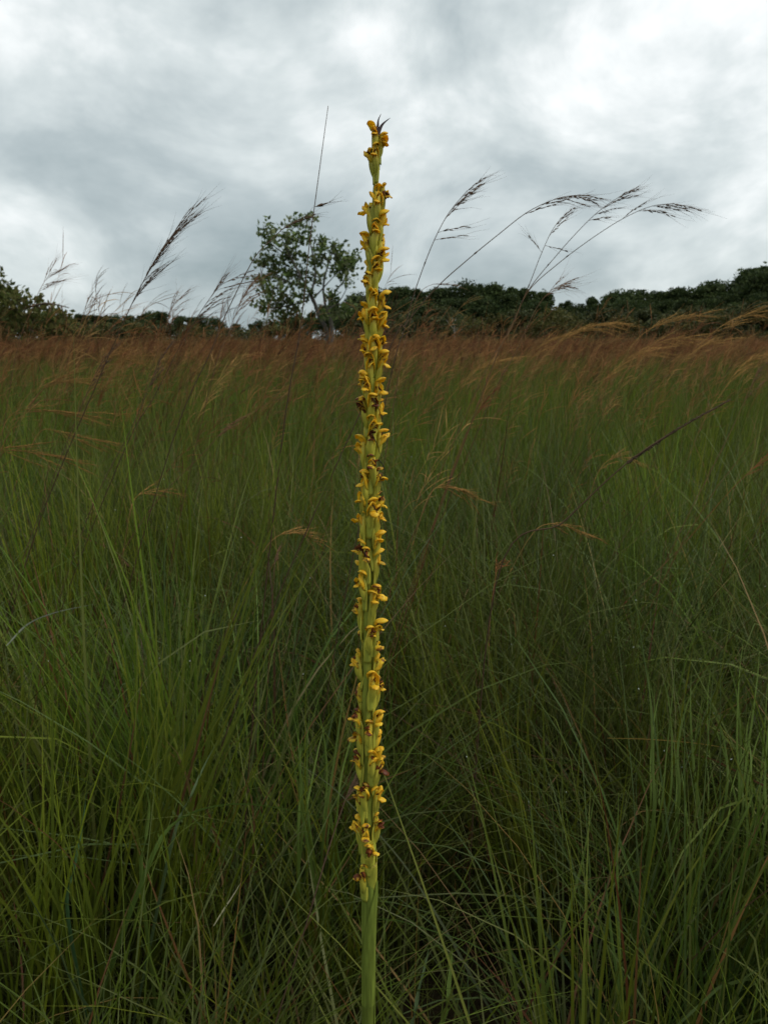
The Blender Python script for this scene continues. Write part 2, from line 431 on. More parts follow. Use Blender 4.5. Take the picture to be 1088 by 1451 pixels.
def field(y0, y1, spacing, half, jitter=0.5):
    P = []
    y = y0
    while y < y1:
        h = half(y)
        xs = np.arange(-h, h, spacing)
        q = np.stack([xs + rng.uniform(-jitter, jitter, len(xs)) * spacing, np.full(len(xs), y) + rng.uniform(-jitter, jitter, len(xs)) * spacing], -1)
        P.append(q); y += spacing
    return np.concatenate(P)
def patch(P, s, o=0.0):
    return 0.5 + 0.25 * (np.sin(P[:, 0] * s + o) * np.cos(P[:, 1] * s * 0.8 + 1.3 * o) + np.sin(P[:, 0] * s * 2.3 - P[:, 1] * s * 1.9 + o * 2))
ORCHID_Y = 0.52
NEAR_END = 3.4
P = field(-0.2, NEAR_END, 0.095, lambda y: 0.60 * max(y, 0) + 0.75)
d = np.hypot(P[:, 0], P[:, 1])
pocket = ((P[:, 0] - 0.10) / 0.13) ** 2 + ((P[:, 1] - 0.86) / 0.16) ** 2 < 1      # dark open pocket beside the orchid's foot
sight = (np.abs(P[:, 0]) < 0.10) & (P[:, 1] < 0.68)
thin = (((P[:, 0] - 0.30) / 0.40) ** 2 + ((P[:, 1] - 0.92) / 0.20) ** 2 < 1) & (rng.random(len(P)) < 0.5)
thin |= (((P[:, 0] + 0.45) / 0.30) ** 2 + ((P[:, 1] - 0.95) / 0.14) ** 2 < 1) & (rng.random(len(P)) < 0.4)
P = P[(d > 0.55) & ~pocket & ~sight & ~thin]
kind = patch(P, 2.1, 0.7) + rng.normal(0, 0.12, len(P))
# tussocks: tufts gather round centres, tall in the middle, falling outwards, with dark hollows between
TC = field(0.3, NEAR_END + 0.3, 0.40, lambda y: 0.62 * max(y, 0) + 1.0)
TCH = rng.uniform(0.82, 1.18, len(TC)); TCC = rng.uniform(0.72, 1.25, len(TC)); TCY = rng.uniform(0.85, 1.18, len(TC))
sa_, sb_ = Soup(), Soup()
for (x, y), k in zip(P, kind):
    d = math.hypot(x, y)
    j = int(np.argmin((TC[:, 0] - x) ** 2 + (TC[:, 1] - y) ** 2))
    vx, vy = x - TC[j, 0], y - TC[j, 1]; v = math.hypot(vx, vy)
    hollow = ((x + 0.62) / 0.42) ** 2 + ((y - 1.75) / 0.22) ** 2 < 1        # trampled dark hollow
    f = 1.18 - 1.9 * max(0, v - 0.05)
    if hollow: f *= 0.62
    if rng.random() < (v - 0.17) * 4.0: continue
    sc = rng.uniform(0.85, 1.08); zs = sc * max(0.45, f) * TCH[j]
    if d < 1.1: zs *= 0.64 + 0.36 * max(0, (d - 0.55) / 0.55)
    tl = (rng.normal(0.05, 0.09) + vx * 1.5, rng.normal(0, 0.09) + vy * 1.5)
    tone = rng.uniform(0.8, 1.2) * TCC[j] * np.array((TCY[j], 1.0, rng.uniform(0.7, 1.4)))
    if d < 1.45:
        if rng.random() < 0.15: k = 1.0
        sc *= 1.04
    if k < 0.60: rigid(sa_, FINE[rng.integers(len(FINE))], x, y, 0, rng.uniform(0, 6.28), tl, sc, zs, tone)
    else: rigid(sb_, UPR[rng.integers(len(UPR))], x, y, 0, rng.uniform(0, 6.28), tl, sc, zs, tone)
tag(link('fine_grass', sa_.mesh('fine_grass', M_GRASS)), 'fine arching dark green grass of the near meadow', 'grass', kind='stuff')
tag(link('upright_grass', sb_.mesh('upright_grass', M_GRASS)), 'upright brighter green grass clumps of the near meadow', 'grass', kind='stuff')
sr_ = Soup()
for x, y in field(2.3, NEAR_END, 0.60, lambda y: 0.62 * y + 0.6):
    sc = rng.uniform(0.74, 0.98); rigid(sr_, RED[rng.integers(len(RED))], x, y, 0, rng.normal(0, 0.5), (rng.normal(0.12, 0.09), rng.normal(0, .07)), sc, sc, rng.uniform(0.7, 1.2))
for q in range(120):
    y = rng.uniform(3.4, 9.5); x = rng.uniform(-0.58, 0.62) * y
    if x > -0.1 * y and rng.random() < 0.5: continue
    sc = rng.uniform(1.0, 1.28); rigid(sr_, RED[rng.integers(len(RED))], x, y, 0, rng.normal(0, 0.4), (rng.normal(0.15, 0.10), rng.normal(0, .07)), sc, sc, rng.uniform(0.55, 1.1))
for q in range(260):
    y = rng.uniform(8.0, 26.0); x = rng.uniform(-0.62, 0.62) * y
    sc = rng.uniform(1.0, 1.12) * rng.uniform(0.95, 1.15); rigid(sr_, REDF[rng.integers(len(REDF))], x, y, 0, rng.normal(0, 0.4), (rng.normal(0.15, 0.10), rng.normal(0, .07)), sc, sc, rng.uniform(0.5, 1.0))
tag(link('seeding_grass', sr_.mesh('seeding_grass', M_RED)), 'thin rust-brown flowering grass culms leaning over the near meadow', 'grass', kind='stuff')

# further off the same grass in tiles, laid side by side
def tile(size, gs, gset, rs, rset, rprob, zg, zr):
    g_, r_ = Soup(), Soup()
    n = int(size / gs)
    for i in range(n):
        for j in range(n):
            x, y = ((i + rng.random()) * gs, (j + rng.random()) * gs)
            sc = rng.uniform(*zg); rigid(g_, gset[rng.integers(len(gset))], x, y, 0, rng.uniform(0, 6.28), (rng.normal(.08, .08), rng.normal(0, .08)), 1.0, sc, rng.uniform(0.72, 1.28))
    n = int(size / rs)
    for i in range(n):
        for j in range(n):
            if rng.random() > rprob: continue
            x, y = ((i + rng.random()) * rs, (j + rng.random()) * rs)
            sc = rng.uniform(*zr); rigid(r_, rset[rng.integers(len(rset))], x, y, 0, rng.normal(0, 0.5), (rng.normal(.12, .09), rng.normal(0, .07)), 1.0, sc, rng.uniform(0.65, 1.25))
    return g_, r_
tilecol = {}
def make_tiles(name, nvar, **kw):
    cg, cr_ = bpy.data.collections.new(name + '_green'), bpy.data.collections.new(name + '_red')    # instanced only, not linked to the scene
    for i in range(nvar):
        g_, r_ = tile(**kw)
        cg.objects.link(bpy.data.objects.new(name + '_green', g_.mesh(name + '_green', M_GRASS)))
        cr_.objects.link(bpy.data.objects.new(name + '_red', r_.mesh(name + '_red', M_RED)))
    tilecol[name + '_green'] = cg; tilecol[name + '_red'] = cr_
make_tiles('middle', 5, size=1.6, gs=0.16, gset=MIDG, rs=0.30, rset=RED, rprob=0.52, zg=(0.82, 1.12), zr=(0.80, 1.06))
make_tiles('far', 5, size=4.0, gs=0.42, gset=FARG, rs=0.50, rset=REDF, rprob=0.85, zg=(1.0, 1.25), zr=(0.80, 1.0))
def scatter(name, pts, coll, seed, label):
    me = bpy.data.meshes.new(name + '_points')
    pts = np.asarray(pts, dtype=np.float32); n = len(pts)
    me.vertices.add(n); me.vertices.foreach_set('co', pts.ravel())
    k = np.random.default_rng(seed).integers(0, 1000, n).astype(np.int32)
    a = me.attributes.new('pick', 'INT', 'POINT'); a.data.foreach_set('value', k)
    o = link(name, me)
    ng = bpy.data.node_groups.new(name + '_nodes', 'GeometryNodeTree')
    ng.interface.new_socket('Geometry', in_out='INPUT', socket_type='NodeSocketGeometry')
    ng.interface.new_socket('Geometry', in_out='OUTPUT', socket_type='NodeSocketGeometry')
    N, L = ng.nodes, ng.links
    gi = N.new('NodeGroupInput'); go = N.new('NodeGroupOutput')
    ci = N.new('GeometryNodeCollectionInfo'); ci.inputs[0].default_value = tilecol[coll]
    ci.inputs['Separate Children'].default_value = True; ci.inputs['Reset Children'].default_value = True
    iop = N.new('GeometryNodeInstanceOnPoints'); iop.inputs['Pick Instance'].default_value = True
    L.new(gi.outputs[0], iop.inputs['Points']); L.new(ci.outputs[0], iop.inputs['Instance'])
    na = N.new('GeometryNodeInputNamedAttribute'); na.data_type = 'INT'; na.inputs[0].default_value = 'pick'
    L.new(na.outputs[0], iop.inputs['Instance Index'])
    L.new(iop.outputs[0], go.inputs[0])
    md = o.modifiers.new('scatter', 'NODES'); md.node_group = ng
    return tag(o, label, 'grass', kind='stuff')
def tiles(y0, y1, size):
    P = []; y = y0
    while y < y1:
        h = 0.95 * (y + size) + size
        x = -h + rng.uniform(0, size)
        while x < h:
            P.append((x, y, ground_z(x, y) if y > 50 else 0.0)); x += size
        y += size
    return P
T1 = tiles(NEAR_END, NEAR_END + 8 * 1.6, 1.6); T2 = tiles(NEAR_END + 8 * 1.6, 76, 4.0)
scatter('meadow_grass', T1, 'middle_green', 3, 'green grass of the middle meadow below the rust seed heads')
scatter('seeding_grass', T1, 'middle_red', 6, 'rust-brown flowering grass in a band across the middle meadow')
scatter('far_grass', T2, 'far_green', 4, 'green grass of the far meadow')
scatter('far_seeding_grass', T2, 'far_red', 7, 'rust-red flowering grass filling the far meadow')

# pale dew and seed specks caught in the sward
s = Soup()
for q in range(170):
    y = rng.uniform(0.9, 4.2); x = rng.uniform(-0.55, 0.55) * y; z = rng.uniform(0.28, 0.66)
    r = rng.uniform(0.0005, 0.0011)
    d = rng.normal(0, 1, 3); d /= np.linalg.norm(d)
    c = np.array((x, y, z))
    tube(s, [c - d * r * 1.6, c - d * r * 0.6, c + d * r * 0.6, c + d * r * 1.6], [r * 0.3, r, r, r * 0.2], 5, (0.42, 0.45, 0.40))
tag(link('dew', s.mesh('dew', M_DEW)), 'small pale dew and seed specks caught among the grass blades', 'dew', kind='stuff')

# ------------------------------------------------------------------ trees
def leaf_cloud(soup, centre, rad, n, size, pal, surf=0.5, flat=0.0):
    """n leaves through an ellipsoid volume, each a folded six-point leaf"""
    d = rng.normal(0, 1, (n, 3)); d /= np.linalg.norm(d, axis=1)[:, None]
    r = rng.random(n) ** surf
    c = np.asarray(centre) + d * r[:, None] * np.asarray(rad)
    ax = rng.normal(0, 1, (n, 3)) + d * 0.8 + np.array([0, 0, 0.2]); ax /= np.linalg.norm(ax, axis=1)[:, None]
    sd = np.cross(ax, rng.normal(0, 1, (n, 3))); sd /= np.linalg.norm(sd, axis=1)[:, None] + 1e-9
    nm = np.cross(ax, sd)
    L = size * rng.uniform(0.7, 1.3, n)[:, None]; w = L * 0.30
    V = np.stack([c - ax * L / 2, c - ax * L * 0.08 + sd * w + nm * w * 0.3, c + ax * L / 2, c - ax * L * 0.08 - sd * w + nm * w * 0.3], 1)
    off = np.arange(n)[:, None] * 4
    F3 = np.concatenate([off + np.array([0, 1, 2]), off + np.array([0, 2, 3])])
    C = np.repeat(pick(n, np.asarray(pal), 0.25)[:, None, :], 4, 1).reshape(-1, 3)
    soup.add(V.reshape(-1, 3), None, F3, C)

BARK_GREY = (0.11, 0.10, 0.082); BARK_BROWN = (0.10, 0.07, 0.045)
# --- the lone sapling-like tree standing in the meadow
TY = 23.0
def px_tree(name, label, Y, clusters, limbs, leaf, pal, dens, trunks, bark, depth=0.8):
    base = at(trunks[0][0][0][0], HORIZON, Y); base.z = 0
    root = empty(name, base); tag(root, label, 'tree')
    s = Soup()
    mpp = Y / FPX / CP
    for pl, r0, r1 in trunks:
        pts = [at(x, y, Y) for x, y in pl]
        pts = [Vector((pts[0].x, Y, 0.0))] + pts
        for i, p in enumerate(pts[1:]): p.y += rnd.uniform(-0.15, 0.15)
        q = spline(pts, 14)
        tube(s, [p - base for p in q], np.linspace(r0, r1, 14), 7, bark)
    lm = Soup()
    anchors = []
    for pl, r0, r1 in limbs:
        dy = rnd.uniform(-depth, depth)
        pts = [at(x, y, Y + dy * i / max(1, len(pl) - 1)) for i, (x, y) in enumerate(pl)]
        q = spline(pts, 10)
        tube(s, [p - base for p in q], np.linspace(r0, r1, 10), 5, bark)
        anchors += q[4:]
    cr = Soup()
    for (x, y, rx, ry) in clusters:
        dy = rnd.uniform(-depth, depth)
        c = at(x, y, Y + dy)
        if anchors:
            a = min(anchors, key=lambda p: (p - c).length)
            m = (a + c) / 2 + Vector((rnd.uniform(-.05, .05), 0, rnd.uniform(-0.1, 0.02)))
            tube(s, [p - base for p in spline([a, m, c], 6)], np.linspace(0.018, 0.006, 6), 4, bark)
        rw, rh = rx * mpp, ry * mpp
        # sub-clumps inside the cluster so that gaps stay open between sprays of leaves
        k = max(3, int(rx * ry / 14))
        for _ in range(k):
            a_, e_ = rnd.uniform(0, 6.28), rnd.random() ** 0.5
            cc = c + Vector((math.cos(a_) * rw * e_, rnd.uniform(-1, 1) * (rw + rh) * 0.45, math.sin(a_) * rh * e_))
            leaf_cloud(cr, cc - base, (leaf * 1.7, leaf * 1.7, leaf * 1.5), dens, leaf, pal, 0.5)
            b0 = c + (cc - c) * 0.2
            tube(s, [b0 - base, (b0 + cc) / 2 - base + Vector((0, 0, -0.03)), cc - base], [0.007, 0.005, 0.003], 3, bark)
    link('trunk', s.mesh('trunk', M_BARK), root)
    link('crown', cr.mesh('crown', M_LEAF), root)
    return root
PAL_MID = [(0.070, 0.108, 0.028), (0.092, 0.130, 0.034), (0.115, 0.145, 0.048), (0.056, 0.086, 0.026), (0.15, 0.17, 0.08)]
PAL_OLIVE = [(0.095, 0.115, 0.030), (0.125, 0.130, 0.036), (0.15, 0.14, 0.045), (0.075, 0.098, 0.028)]
px_tree('meadow_tree', 'slender lone tree with open leafy crown and thin grey forked trunks standing in the meadow', TY,
        clusters=[(373, 322, 6, 13), (380, 340, 9, 9), (418, 318, 13, 8), (438, 314, 9, 8), (402, 336, 15, 11), (425, 335, 12, 9), (390, 358, 16, 10),
                  (412, 362, 16, 12), (368, 366, 8, 5), (375, 372, 6, 7), (398, 384, 18, 13), (420, 392, 14, 14), (371, 396, 11, 9), (388, 408, 16, 11),
                  (404, 424, 18, 13), (380, 430, 16, 8), (366, 434, 8, 5), (395, 448, 17, 8), (452, 344, 12, 9), (458, 362, 11, 9), (474, 350, 12, 8),
                  (484, 366, 16, 11), (494, 378, 13, 10), (505, 364, 6, 7), (470, 378, 9, 8), (478, 386, 10, 6), (496, 398, 7, 5), (440, 372, 9, 12),
                  (448, 392, 8, 7), (464, 420, 11, 8), (480, 440, 14, 8), (500, 434, 6, 8), (455, 446, 9, 7), (430, 418, 9, 12), (420, 446, 12, 8)],
        limbs=[([(444, 428), (434, 405), (420, 380), (405, 350), (398, 335)], 0.045, 0.012),
               ([(440, 420), (447, 385), (441, 350), (436, 318)], 0.04, 0.01),
               ([(434, 405), (410, 400), (390, 392), (372, 395)], 0.03, 0.01),
               ([(438, 425), (415, 432), (390, 436), (366, 436)], 0.03, 0.01),
               ([(462, 438), (458, 410), (462, 385), (470, 360), (474, 348)], 0.04, 0.01),
               ([(464, 436), (476, 412), (490, 395), (496, 378)], 0.035, 0.01),
               ([(464, 436), (480, 428), (495, 402)], 0.025, 0.008),
               ([(447, 420), (458, 408), (470, 395), (482, 382)], 0.025, 0.008),
               ([(412, 365), (390, 350), (376, 335), (373, 318)], 0.02, 0.006)],
        leaf=0.15, pal=PAL_MID, dens=11,
        trunks=[([(470, 470), (467, 450), (462, 436)], 0.075, 0.05), ([(463, 474), (452, 448), (444, 426), (440, 415)], 0.07, 0.045)],
        bark=BARK_GREY)
# --- the spreading tree at the meadow's other side
px_tree('spreading_tree', 'low spreading olive green tree with sparse see-through crown behind the rust grass', 19.0,
        clusters=[(-95, 384, 30, 22), (-60, 377, 30, 20), (-25, 390, 26, 18), (2, 410, 20, 13), (18, 420, 16, 10), (33, 424, 12, 9), (-10, 432, 26, 16), (22, 440, 20, 12),
                  (48, 432, 12, 8), (60, 444, 12, 7), (76, 440, 10, 7), (88, 448, 11, 7), (100, 449, 7, 6), (40, 444, 18, 10), (70, 454, 18, 9), (10, 452, 24, 12),
                  (92, 456, 14, 8), (-40, 442, 30, 20), (-80, 432, 34, 24), (-120, 422, 26, 24), (40, 466, 24, 9), (80, 470, 20, 7), (100, 466, 9, 6), (0, 472, 26, 9), (-50, 464, 30, 12)],
        limbs=[([(-45, 470), (-30, 440), (0, 415), (30, 412)], 0.06, 0.012), ([(-45, 468), (-60, 430), (-62, 380)], 0.06, 0.015),
               ([(-45, 460), (-80, 430), (-110, 405)], 0.05, 0.012), ([(-30, 440), (20, 440), (65, 430), (98, 436)], 0.05, 0.01),
               ([(20, 440), (55, 452), (90, 458)], 0.03, 0.01)],
        leaf=0.14, pal=PAL_OLIVE, dens=9, trunks=[([(-45, 480), (-45, 468)], 0.10, 0.07)], bark=BARK_BROWN, depth=1.0)

# --- the far wood: a few tree forms, then copies
PAL_DARK = [(0.028, 0.044, 0.016), (0.036, 0.056, 0.019), (0.048, 0.068, 0.022), (0.060, 0.080, 0.026)]
PAL_BUSH = [(0.040, 0.050, 0.018), (0.055, 0.062, 0.022), (0.070, 0.075, 0.028), (0.034, 0.044, 0.018)]
PAL_YEL = [(0.075, 0.075, 0.022), (0.095, 0.085, 0.026), (0.06, 0.066, 0.022)]
def form(h, w, pal, seed, nclump, leaf=0.40, low=0.10, per=120, bark=BARK_BROWN):
    r = random.Random(seed)
    t = Soup(); c = Soup()
    lean = r.uniform(-0.06, 0.06)
    top = h * 0.62
    tube(t, spline([(0, 0, -0.3), (lean * h * 0.3, 0, h * 0.3), (lean * h, r.uniform(-.2, .2), top)], 8), np.linspace(h * 0.022, h * 0.009, 8), 6, bark)
    for q in range(nclump):
        f = r.random(); z = h * (low + (1 - low) * f ** 0.8)
        env = w * (0.35 + 0.65 * math.sin(math.pi * min(1, (0.20 + 0.80 * (z / h - low) / (1 - low)) ** 0.9)))
        a = r.uniform(0, 6.28); rr = env * math.sqrt(r.random()) * 0.85
        p = Vector((math.cos(a) * rr + lean * z, math.sin(a) * rr, min(z, h * 0.95)))
        s_ = w * r.uniform(0.26, 0.48)
        leaf_cloud(c, p, (s_, s_, s_ * 0.7), per, leaf, pal, 0.4)
        z0 = min(top, z * 0.75)
        tube(t, [(lean * z0, 0, z0), tuple((Vector((lean * z0, 0, z0)) + p) / 2 + Vector((0, 0, -0.1))), tuple(p)], [h * 0.008, h * 0.005, h * 0.002], 4, bark)
    return t.mesh('trunk', M_BARK), c.mesh('crown', M_LEAF)
FORMS = [form(8.0, 2.9, PAL_DARK, 1, 34), form(7.2, 3.4, PAL_DARK, 2, 36), form(8.8, 2.5, PAL_DARK, 3, 32), form(6.8, 3.0, PAL_DARK, 4, 34), form(7.6, 3.8, PAL_DARK, 5, 40)]
BUSHES = [form(3.2, 2.1, PAL_BUSH, 11, 16, 0.24, 0.04, 130), form(2.7, 2.4, PAL_BUSH, 12, 16, 0.24, 0.04, 130), form(3.6, 1.8, PAL_YEL, 13, 15, 0.24, 0.06, 120), form(2.4, 2.0, PAL_YEL, 14, 14, 0.22, 0.04, 120)]
def plant(name, fm, x, y, sc, rz, label, cat, group=None, zs=1.0):
    o = empty(name, (x, y, ground_z(x, y) - 0.05)); o.scale = (sc, sc, sc * zs); o.rotation_euler = (0, 0, rz)
    tag(o, label, cat, group)
    link('trunk', fm[0], o); link('crown', fm[1], o)
    return o
def skyline(px):
    pts = [(-500, 425), (-200, 430), (0, 440), (115, 450), (150, 446), (185, 452), (215, 446), (245, 443), (268, 452), (300, 455), (335, 460), (400, 452), (450, 440), (490, 426), (520, 412), (560, 414), (640, 408), (700, 405), (735, 407),
           (770, 416), (812, 434), (835, 422), (880, 415), (925, 415), (975, 411), (1010, 404), (1040, 397), (1070, 384), (1100, 380), (1500, 372)]
    for (a, b), (c, d) in zip(pts, pts[1:]):
        if a <= px <= c: return b + (d - b) * (px - a) / (c - a)
    return 430
H_OF = [8.0, 7.2, 8.8, 6.8, 7.6]
def wood_row(x0, x1, step, Yf, drop, label, group):
    x = x0
    while x < x1:
        Y = Yf(x) + rnd.uniform(-5, 5)
        f = rnd.randrange(5)
        topz = at(x, skyline(x) + drop + rnd.uniform(-5, 3), Y).z
        wx = at(x, HORIZON, Y).x
        g0 = ground_z(wx, Y)
        sc = max(0.3, (topz - g0) / H_OF[f])
        plant('wood_tree', FORMS[f], wx, Y, sc * 1.0, rnd.uniform(0, 6.28), label, 'tree', group)
        x += step * rnd.uniform(0.75, 1.25)
LW = 'tall dark broad-crowned tree along the skyline of the far wood'
LF = 'small dark tree along the skyline of the low distant tree line'
wood_row(490, 1400, 21, lambda x: 104 - 0.014 * (x - 500), 0, LW, 'trees of the far wood')
wood_row(500, 1400, 30, lambda x: 92 - 0.014 * (x - 500), 15, 'middle-height dark tree within the far wood beyond the meadow', 'middle trees of the far wood')
wood_row(495, 1400, 34, lambda x: 82 - 0.014 * (x - 500), 34, 'short dark tree fringing the foot of the far wood', 'fringing trees of the far wood')
wood_row(-420, 490, 17, lambda x: 128, 0, LF, 'trees of the low distant tree line')
wood_row(-420, 480, 20, lambda x: 115, 7, 'short dark tree fringing the low distant tree line', 'fringing trees of the low distant tree line')
# tallest tree on the rise
X = at(1076, HORIZON, 84).x
plant('tall_tree', FORMS[1], X, 84, (at(1076, 386, 84).z - ground_z(X, 84)) / 7.2, 1.1, 'tallest dark tree, standing on the rise at the end of the far wood', 'tree')
# bushes along the edge of the field
LB = [k + ' bush at the meadow edge in front of the far wood' for k in ('rounded dull green', 'broad dull green', 'upright yellowish-olive', 'low yellowish-olive')]
for x, y, Y, k in ((560, 446, 66, 1), (600, 452, 60, 0), (632, 440, 70, 0), (668, 456, 58, 3), (700, 448, 64, 2), (742, 444, 66, 0), (772, 440, 62, 2), (800, 452, 56, 3),
                   (822, 446, 64, 1), (858, 442, 60, 0), (884, 452, 55, 2), (915, 444, 66, 0), (945, 446, 58, 1), (978, 440, 62, 0), (1005, 450, 55, 3), (1030, 438, 64, 1),
                   (1062, 434, 58, 0), (1090, 438, 56, 2), (1130, 436, 60, 0), (1175, 436, 58, 1)):
    X = at(x, HORIZON, Y).x; hh = (3.2, 2.7, 3.6, 2.4)[k]
    plant('field_bush', BUSHES[k], X, Y, 1.35, rnd.uniform(0, 6.28), LB[k], 'bush', LB[k] + 's', (at(x, y, Y).z) / (hh * 1.35))
LB2 = [k + ' bush in the rust grass before the low distant tree line' for k in ('rounded dull green', 'broad dull green', 'upright yellowish-olive', 'low yellowish-olive')]
for x, y, Y, k in ((130, 462, 60, 3), (175, 458, 66, 1), (205, 460, 58, 2), (235, 464, 62, 0), (285, 466, 60, 3), (340, 466, 58, 1), (385, 462, 60, 2), (528, 452, 62, 0), (-40, 462, 60, 0)):
    X = at(x, HORIZON, Y).x; hh = (3.2, 2.7, 3.6, 2.4)[k]
    plant('field_bush', BUSHES[k], X, Y, 1.3, rnd.uniform(0, 6.28), LB2[k], 'bush', LB2[k] + 's', (at(x, y, Y).z) / (hh * 1.3))
# small pale-trunked tree before the wood
pt = form(4.2, 1.6, PAL_BUSH, 31, 10, 0.2, 0.45, 45, (0.42, 0.40, 0.36))
X = at(645, HORIZON, 56).x
plant('pale_tree', pt, X, 56, 0.72, 0.4, 'small thin-crowned tree with a whitish trunk in front of the far wood', 'tree')

# ------------------------------------------------------------------ single tall grass stalks
DARK = np.array((0.090, 0.055, 0.032)); BROWN = np.array((0.13, 0.070, 0.035)); GOLD = np.array((0.36, 0.20, 0.06)); RUSTC = np.array((0.22, 0.09, 0.032))
def stalk(label, pts, Y, r0=0.0011, r1=0.0005, col=DARK, racemes=(), root_px=None, dy=0.15, awn=0.045, dense=1.0, group=None, name='grass_stalk'):
    """pts: photo pixels from low to high. racemes: (fraction along pts, side angle deg, length m) list"""
    n = len(pts)
    W_ = [at(x, y, Y + dy * i / (n - 1)) for i, (x, y) in enumerate(pts)]
    lo = W_[0]; d = (W_[0] - W_[1]); d = d / max(1e-6, -d.z) if d.z < -1e-4 else Vector((0, 0, -1))
    # carry the culm on down to the ground, straightening
    base = Vector((lo.x + d.x * lo.z * 0.55, lo.y + d.y * lo.z * 0.3, 0))
    mid = Vector((lo.x + d.x * lo.z * 0.40, lo.y + d.y * lo.z * 0.2, lo.z * 0.45))
    allp = [base, mid] + W_
    root = empty(name, base); tag(root, label, 'grass stalk', group)
    s = Soup(); q = spline(allp, 40)
    u = np.linspace(0, 1, 40)
    fg = np.clip((u - 0.30) / 0.35, 0, 1)[:, None]
    tube(s, [p - base for p in q], r0 + (r1 - r0) * u, 5, (np.array((0.075, 0.070, 0.026)) if col[0] > 0.15 else np.array((0.15, 0.085, 0.036)) if 'one point' in label else col * 0.8) * (1 - fg) + (col * 0.9)[None] * fg)
    # joints
    for f in (0.2, 0.42, 0.6):
        i = int(f * 39); a, b = q[i] - base, q[i + 1] - base
        e = (b - a).normalized() * 0.004
        tube(s, [a - e, a, a + e], [r0 * 0.8, r0 * 1.35, r0 * 0.8], 5, col * 0.7)
    link('culm', s.mesh('culm', M_STALK), root)
    top = spline(W_, 40)
    for (f, ang, l) in racemes:
        i = min(38, int(f * 39)); p = top[i]; t = (top[i + 1] - top[i]).normalized()
        rs = Soup()
        a = R(ang); yaw = rnd.uniform(-0.5, 0.5)
        # turn the tangent by ang in the picture plane (positive: towards +X and down)
        d0 = Vector((t.x * math.cos(a) + t.z * math.sin(a), t.y + yaw * 0.3, -t.x * math.sin(a) + t.z * math.cos(a))).normalized()
        droop = rnd.uniform(0.02, 0.25)
        m = max(4, int(l / 0.009))
        Q = [p - base]; dcur = d0.copy()
        for k in range(m):
            dcur = (dcur + Vector((0.15 / m, 0, -droop / m))).normalized()
            Q.append(Q[-1] + dcur * (l / m))
        tube(rs, Q, np.linspace(0.00045, 0.00022, m + 1), 3, col)
        st = int(m * 0.25)
        for k in range(st, m + 1):
            for rep in range(1 + (rnd.random() < dense - 0.5)):
                c = Q[k]; e = (dcur + Vector((rnd.gauss(0, .14), rnd.gauss(0, .14), rnd.gauss(0, .14)))).normalized()
                sl = rnd.uniform(0.009, 0.014); w = rnd.uniform(0.0007, 0.0011)
                cc = col * rnd.uniform(0.7, 1.35)
                tube(rs, [c, c + e * sl * 0.3, c + e * sl * 0.7, c + e * sl], [w * 0.4, w, w * 0.8, w * 0.15], 4, cc)
                if rnd.random() < 0.75:
                    e2 = (e + Vector((rnd.gauss(0.05, .12), rnd.gauss(0, .12), rnd.gauss(0.0, .12)))).normalized()
                    al = awn * rnd.uniform(0.5, 1.2); b0 = c + e * sl
                    tube(rs, [b0, b0 + e2 * al * 0.5, b0 + e2 * al + Vector((0, 0, rnd.uniform(-.1, .1) * al))], [0.00022, 0.00018, 0.00006], 3, cc * 1.1, cap=False)
        link('raceme', rs.mesh('raceme', M_STALK), root)
    return root
def fan(f0, f1, n, a0, a1, l0, l1):
    return [(f0 + (f1 - f0) * (i + rnd.random() * 0.6) / n, rnd.uniform(a0, a1) * (1 if rnd.random() < 0.72 else -0.5), rnd.uniform(l0, l1)) for i in range(n)]

stalk('dark brown grass stalk with the fullest feathery seed head above the skyline',
      [(10, 900), (52, 752), (96, 640), (140, 538), (172, 464), (200, 405), (230, 355), (256, 316)], 1.35, 0.0014, 0.0006, DARK,
      fan(0.64, 0.99, 18, 1, 18, 0.035, 0.09), dense=0.7, awn=0.05)
stalk('slimmer grass stalk with half-open feathery seed head beside the fullest one',
      [(85, 870), (177, 637), (220, 560), (260, 482), (294, 428), (318, 398)], 1.5, 0.0012, 0.0005, DARK, fan(0.66, 0.99, 12, 4, 30, 0.04, 0.08), dense=0.6, awn=0.05)
stalk('thin dry stalk with small upright seed head before the lone meadow tree',
      [(300, 540), (325, 470), (340, 432), (356, 404)], 1.9, 0.0011, 0.0005, BROWN, fan(0.5, 0.99, 12, 4, 30, 0.05, 0.09), dense=0.9)
stalk('long arching dark stalk curving across the crown of the lone meadow tree',
      [(240, 640), (300, 496), (320, 446), (358, 370), (381, 343), (404, 322), (424, 310)], 1.25, 0.0010, 0.0006, DARK * 0.9, [(0.80, 3, 0.045), (0.9, 2, 0.04), (0.985, 4, 0.035)], awn=0.03)
stalk('bare straight needle-thin stalk rising high above the lone meadow tree beside the orchid',
      [(398, 640), (425, 470), (438, 350), (446, 290), (456, 216), (465, 150)], 1.05, 0.0011, 0.00045, DARK * 0.85, [(0.60, 62, 0.006)], awn=0.03)
stalk('pale small grass seed head rising out of the spreading tree\'s crown',
      [(20, 520), (45, 440), (60, 405), (74, 385)], 2.1, 0.0010, 0.0005, BROWN, fan(0.55, 0.99, 8, 8, 45, 0.05, 0.09), dense=0.8, awn=0.06)
stalk('faint short seed head between the spreading tree and the low distant tree line',
      [(90, 540), (112, 470), (120, 444), (128, 428)], 2.3, 0.0010, 0.0005, BROWN, fan(0.55, 0.99, 6, 8, 45, 0.04, 0.07), dense=0.8)
stalk('short brown seed head rising just above the low distant tree line',
      [(205, 560), (232, 478), (240, 448), (250, 425)], 2.1, 0.0010, 0.0005, BROWN, fan(0.5, 0.99, 8, 8, 40, 0.05, 0.08), dense=0.8)
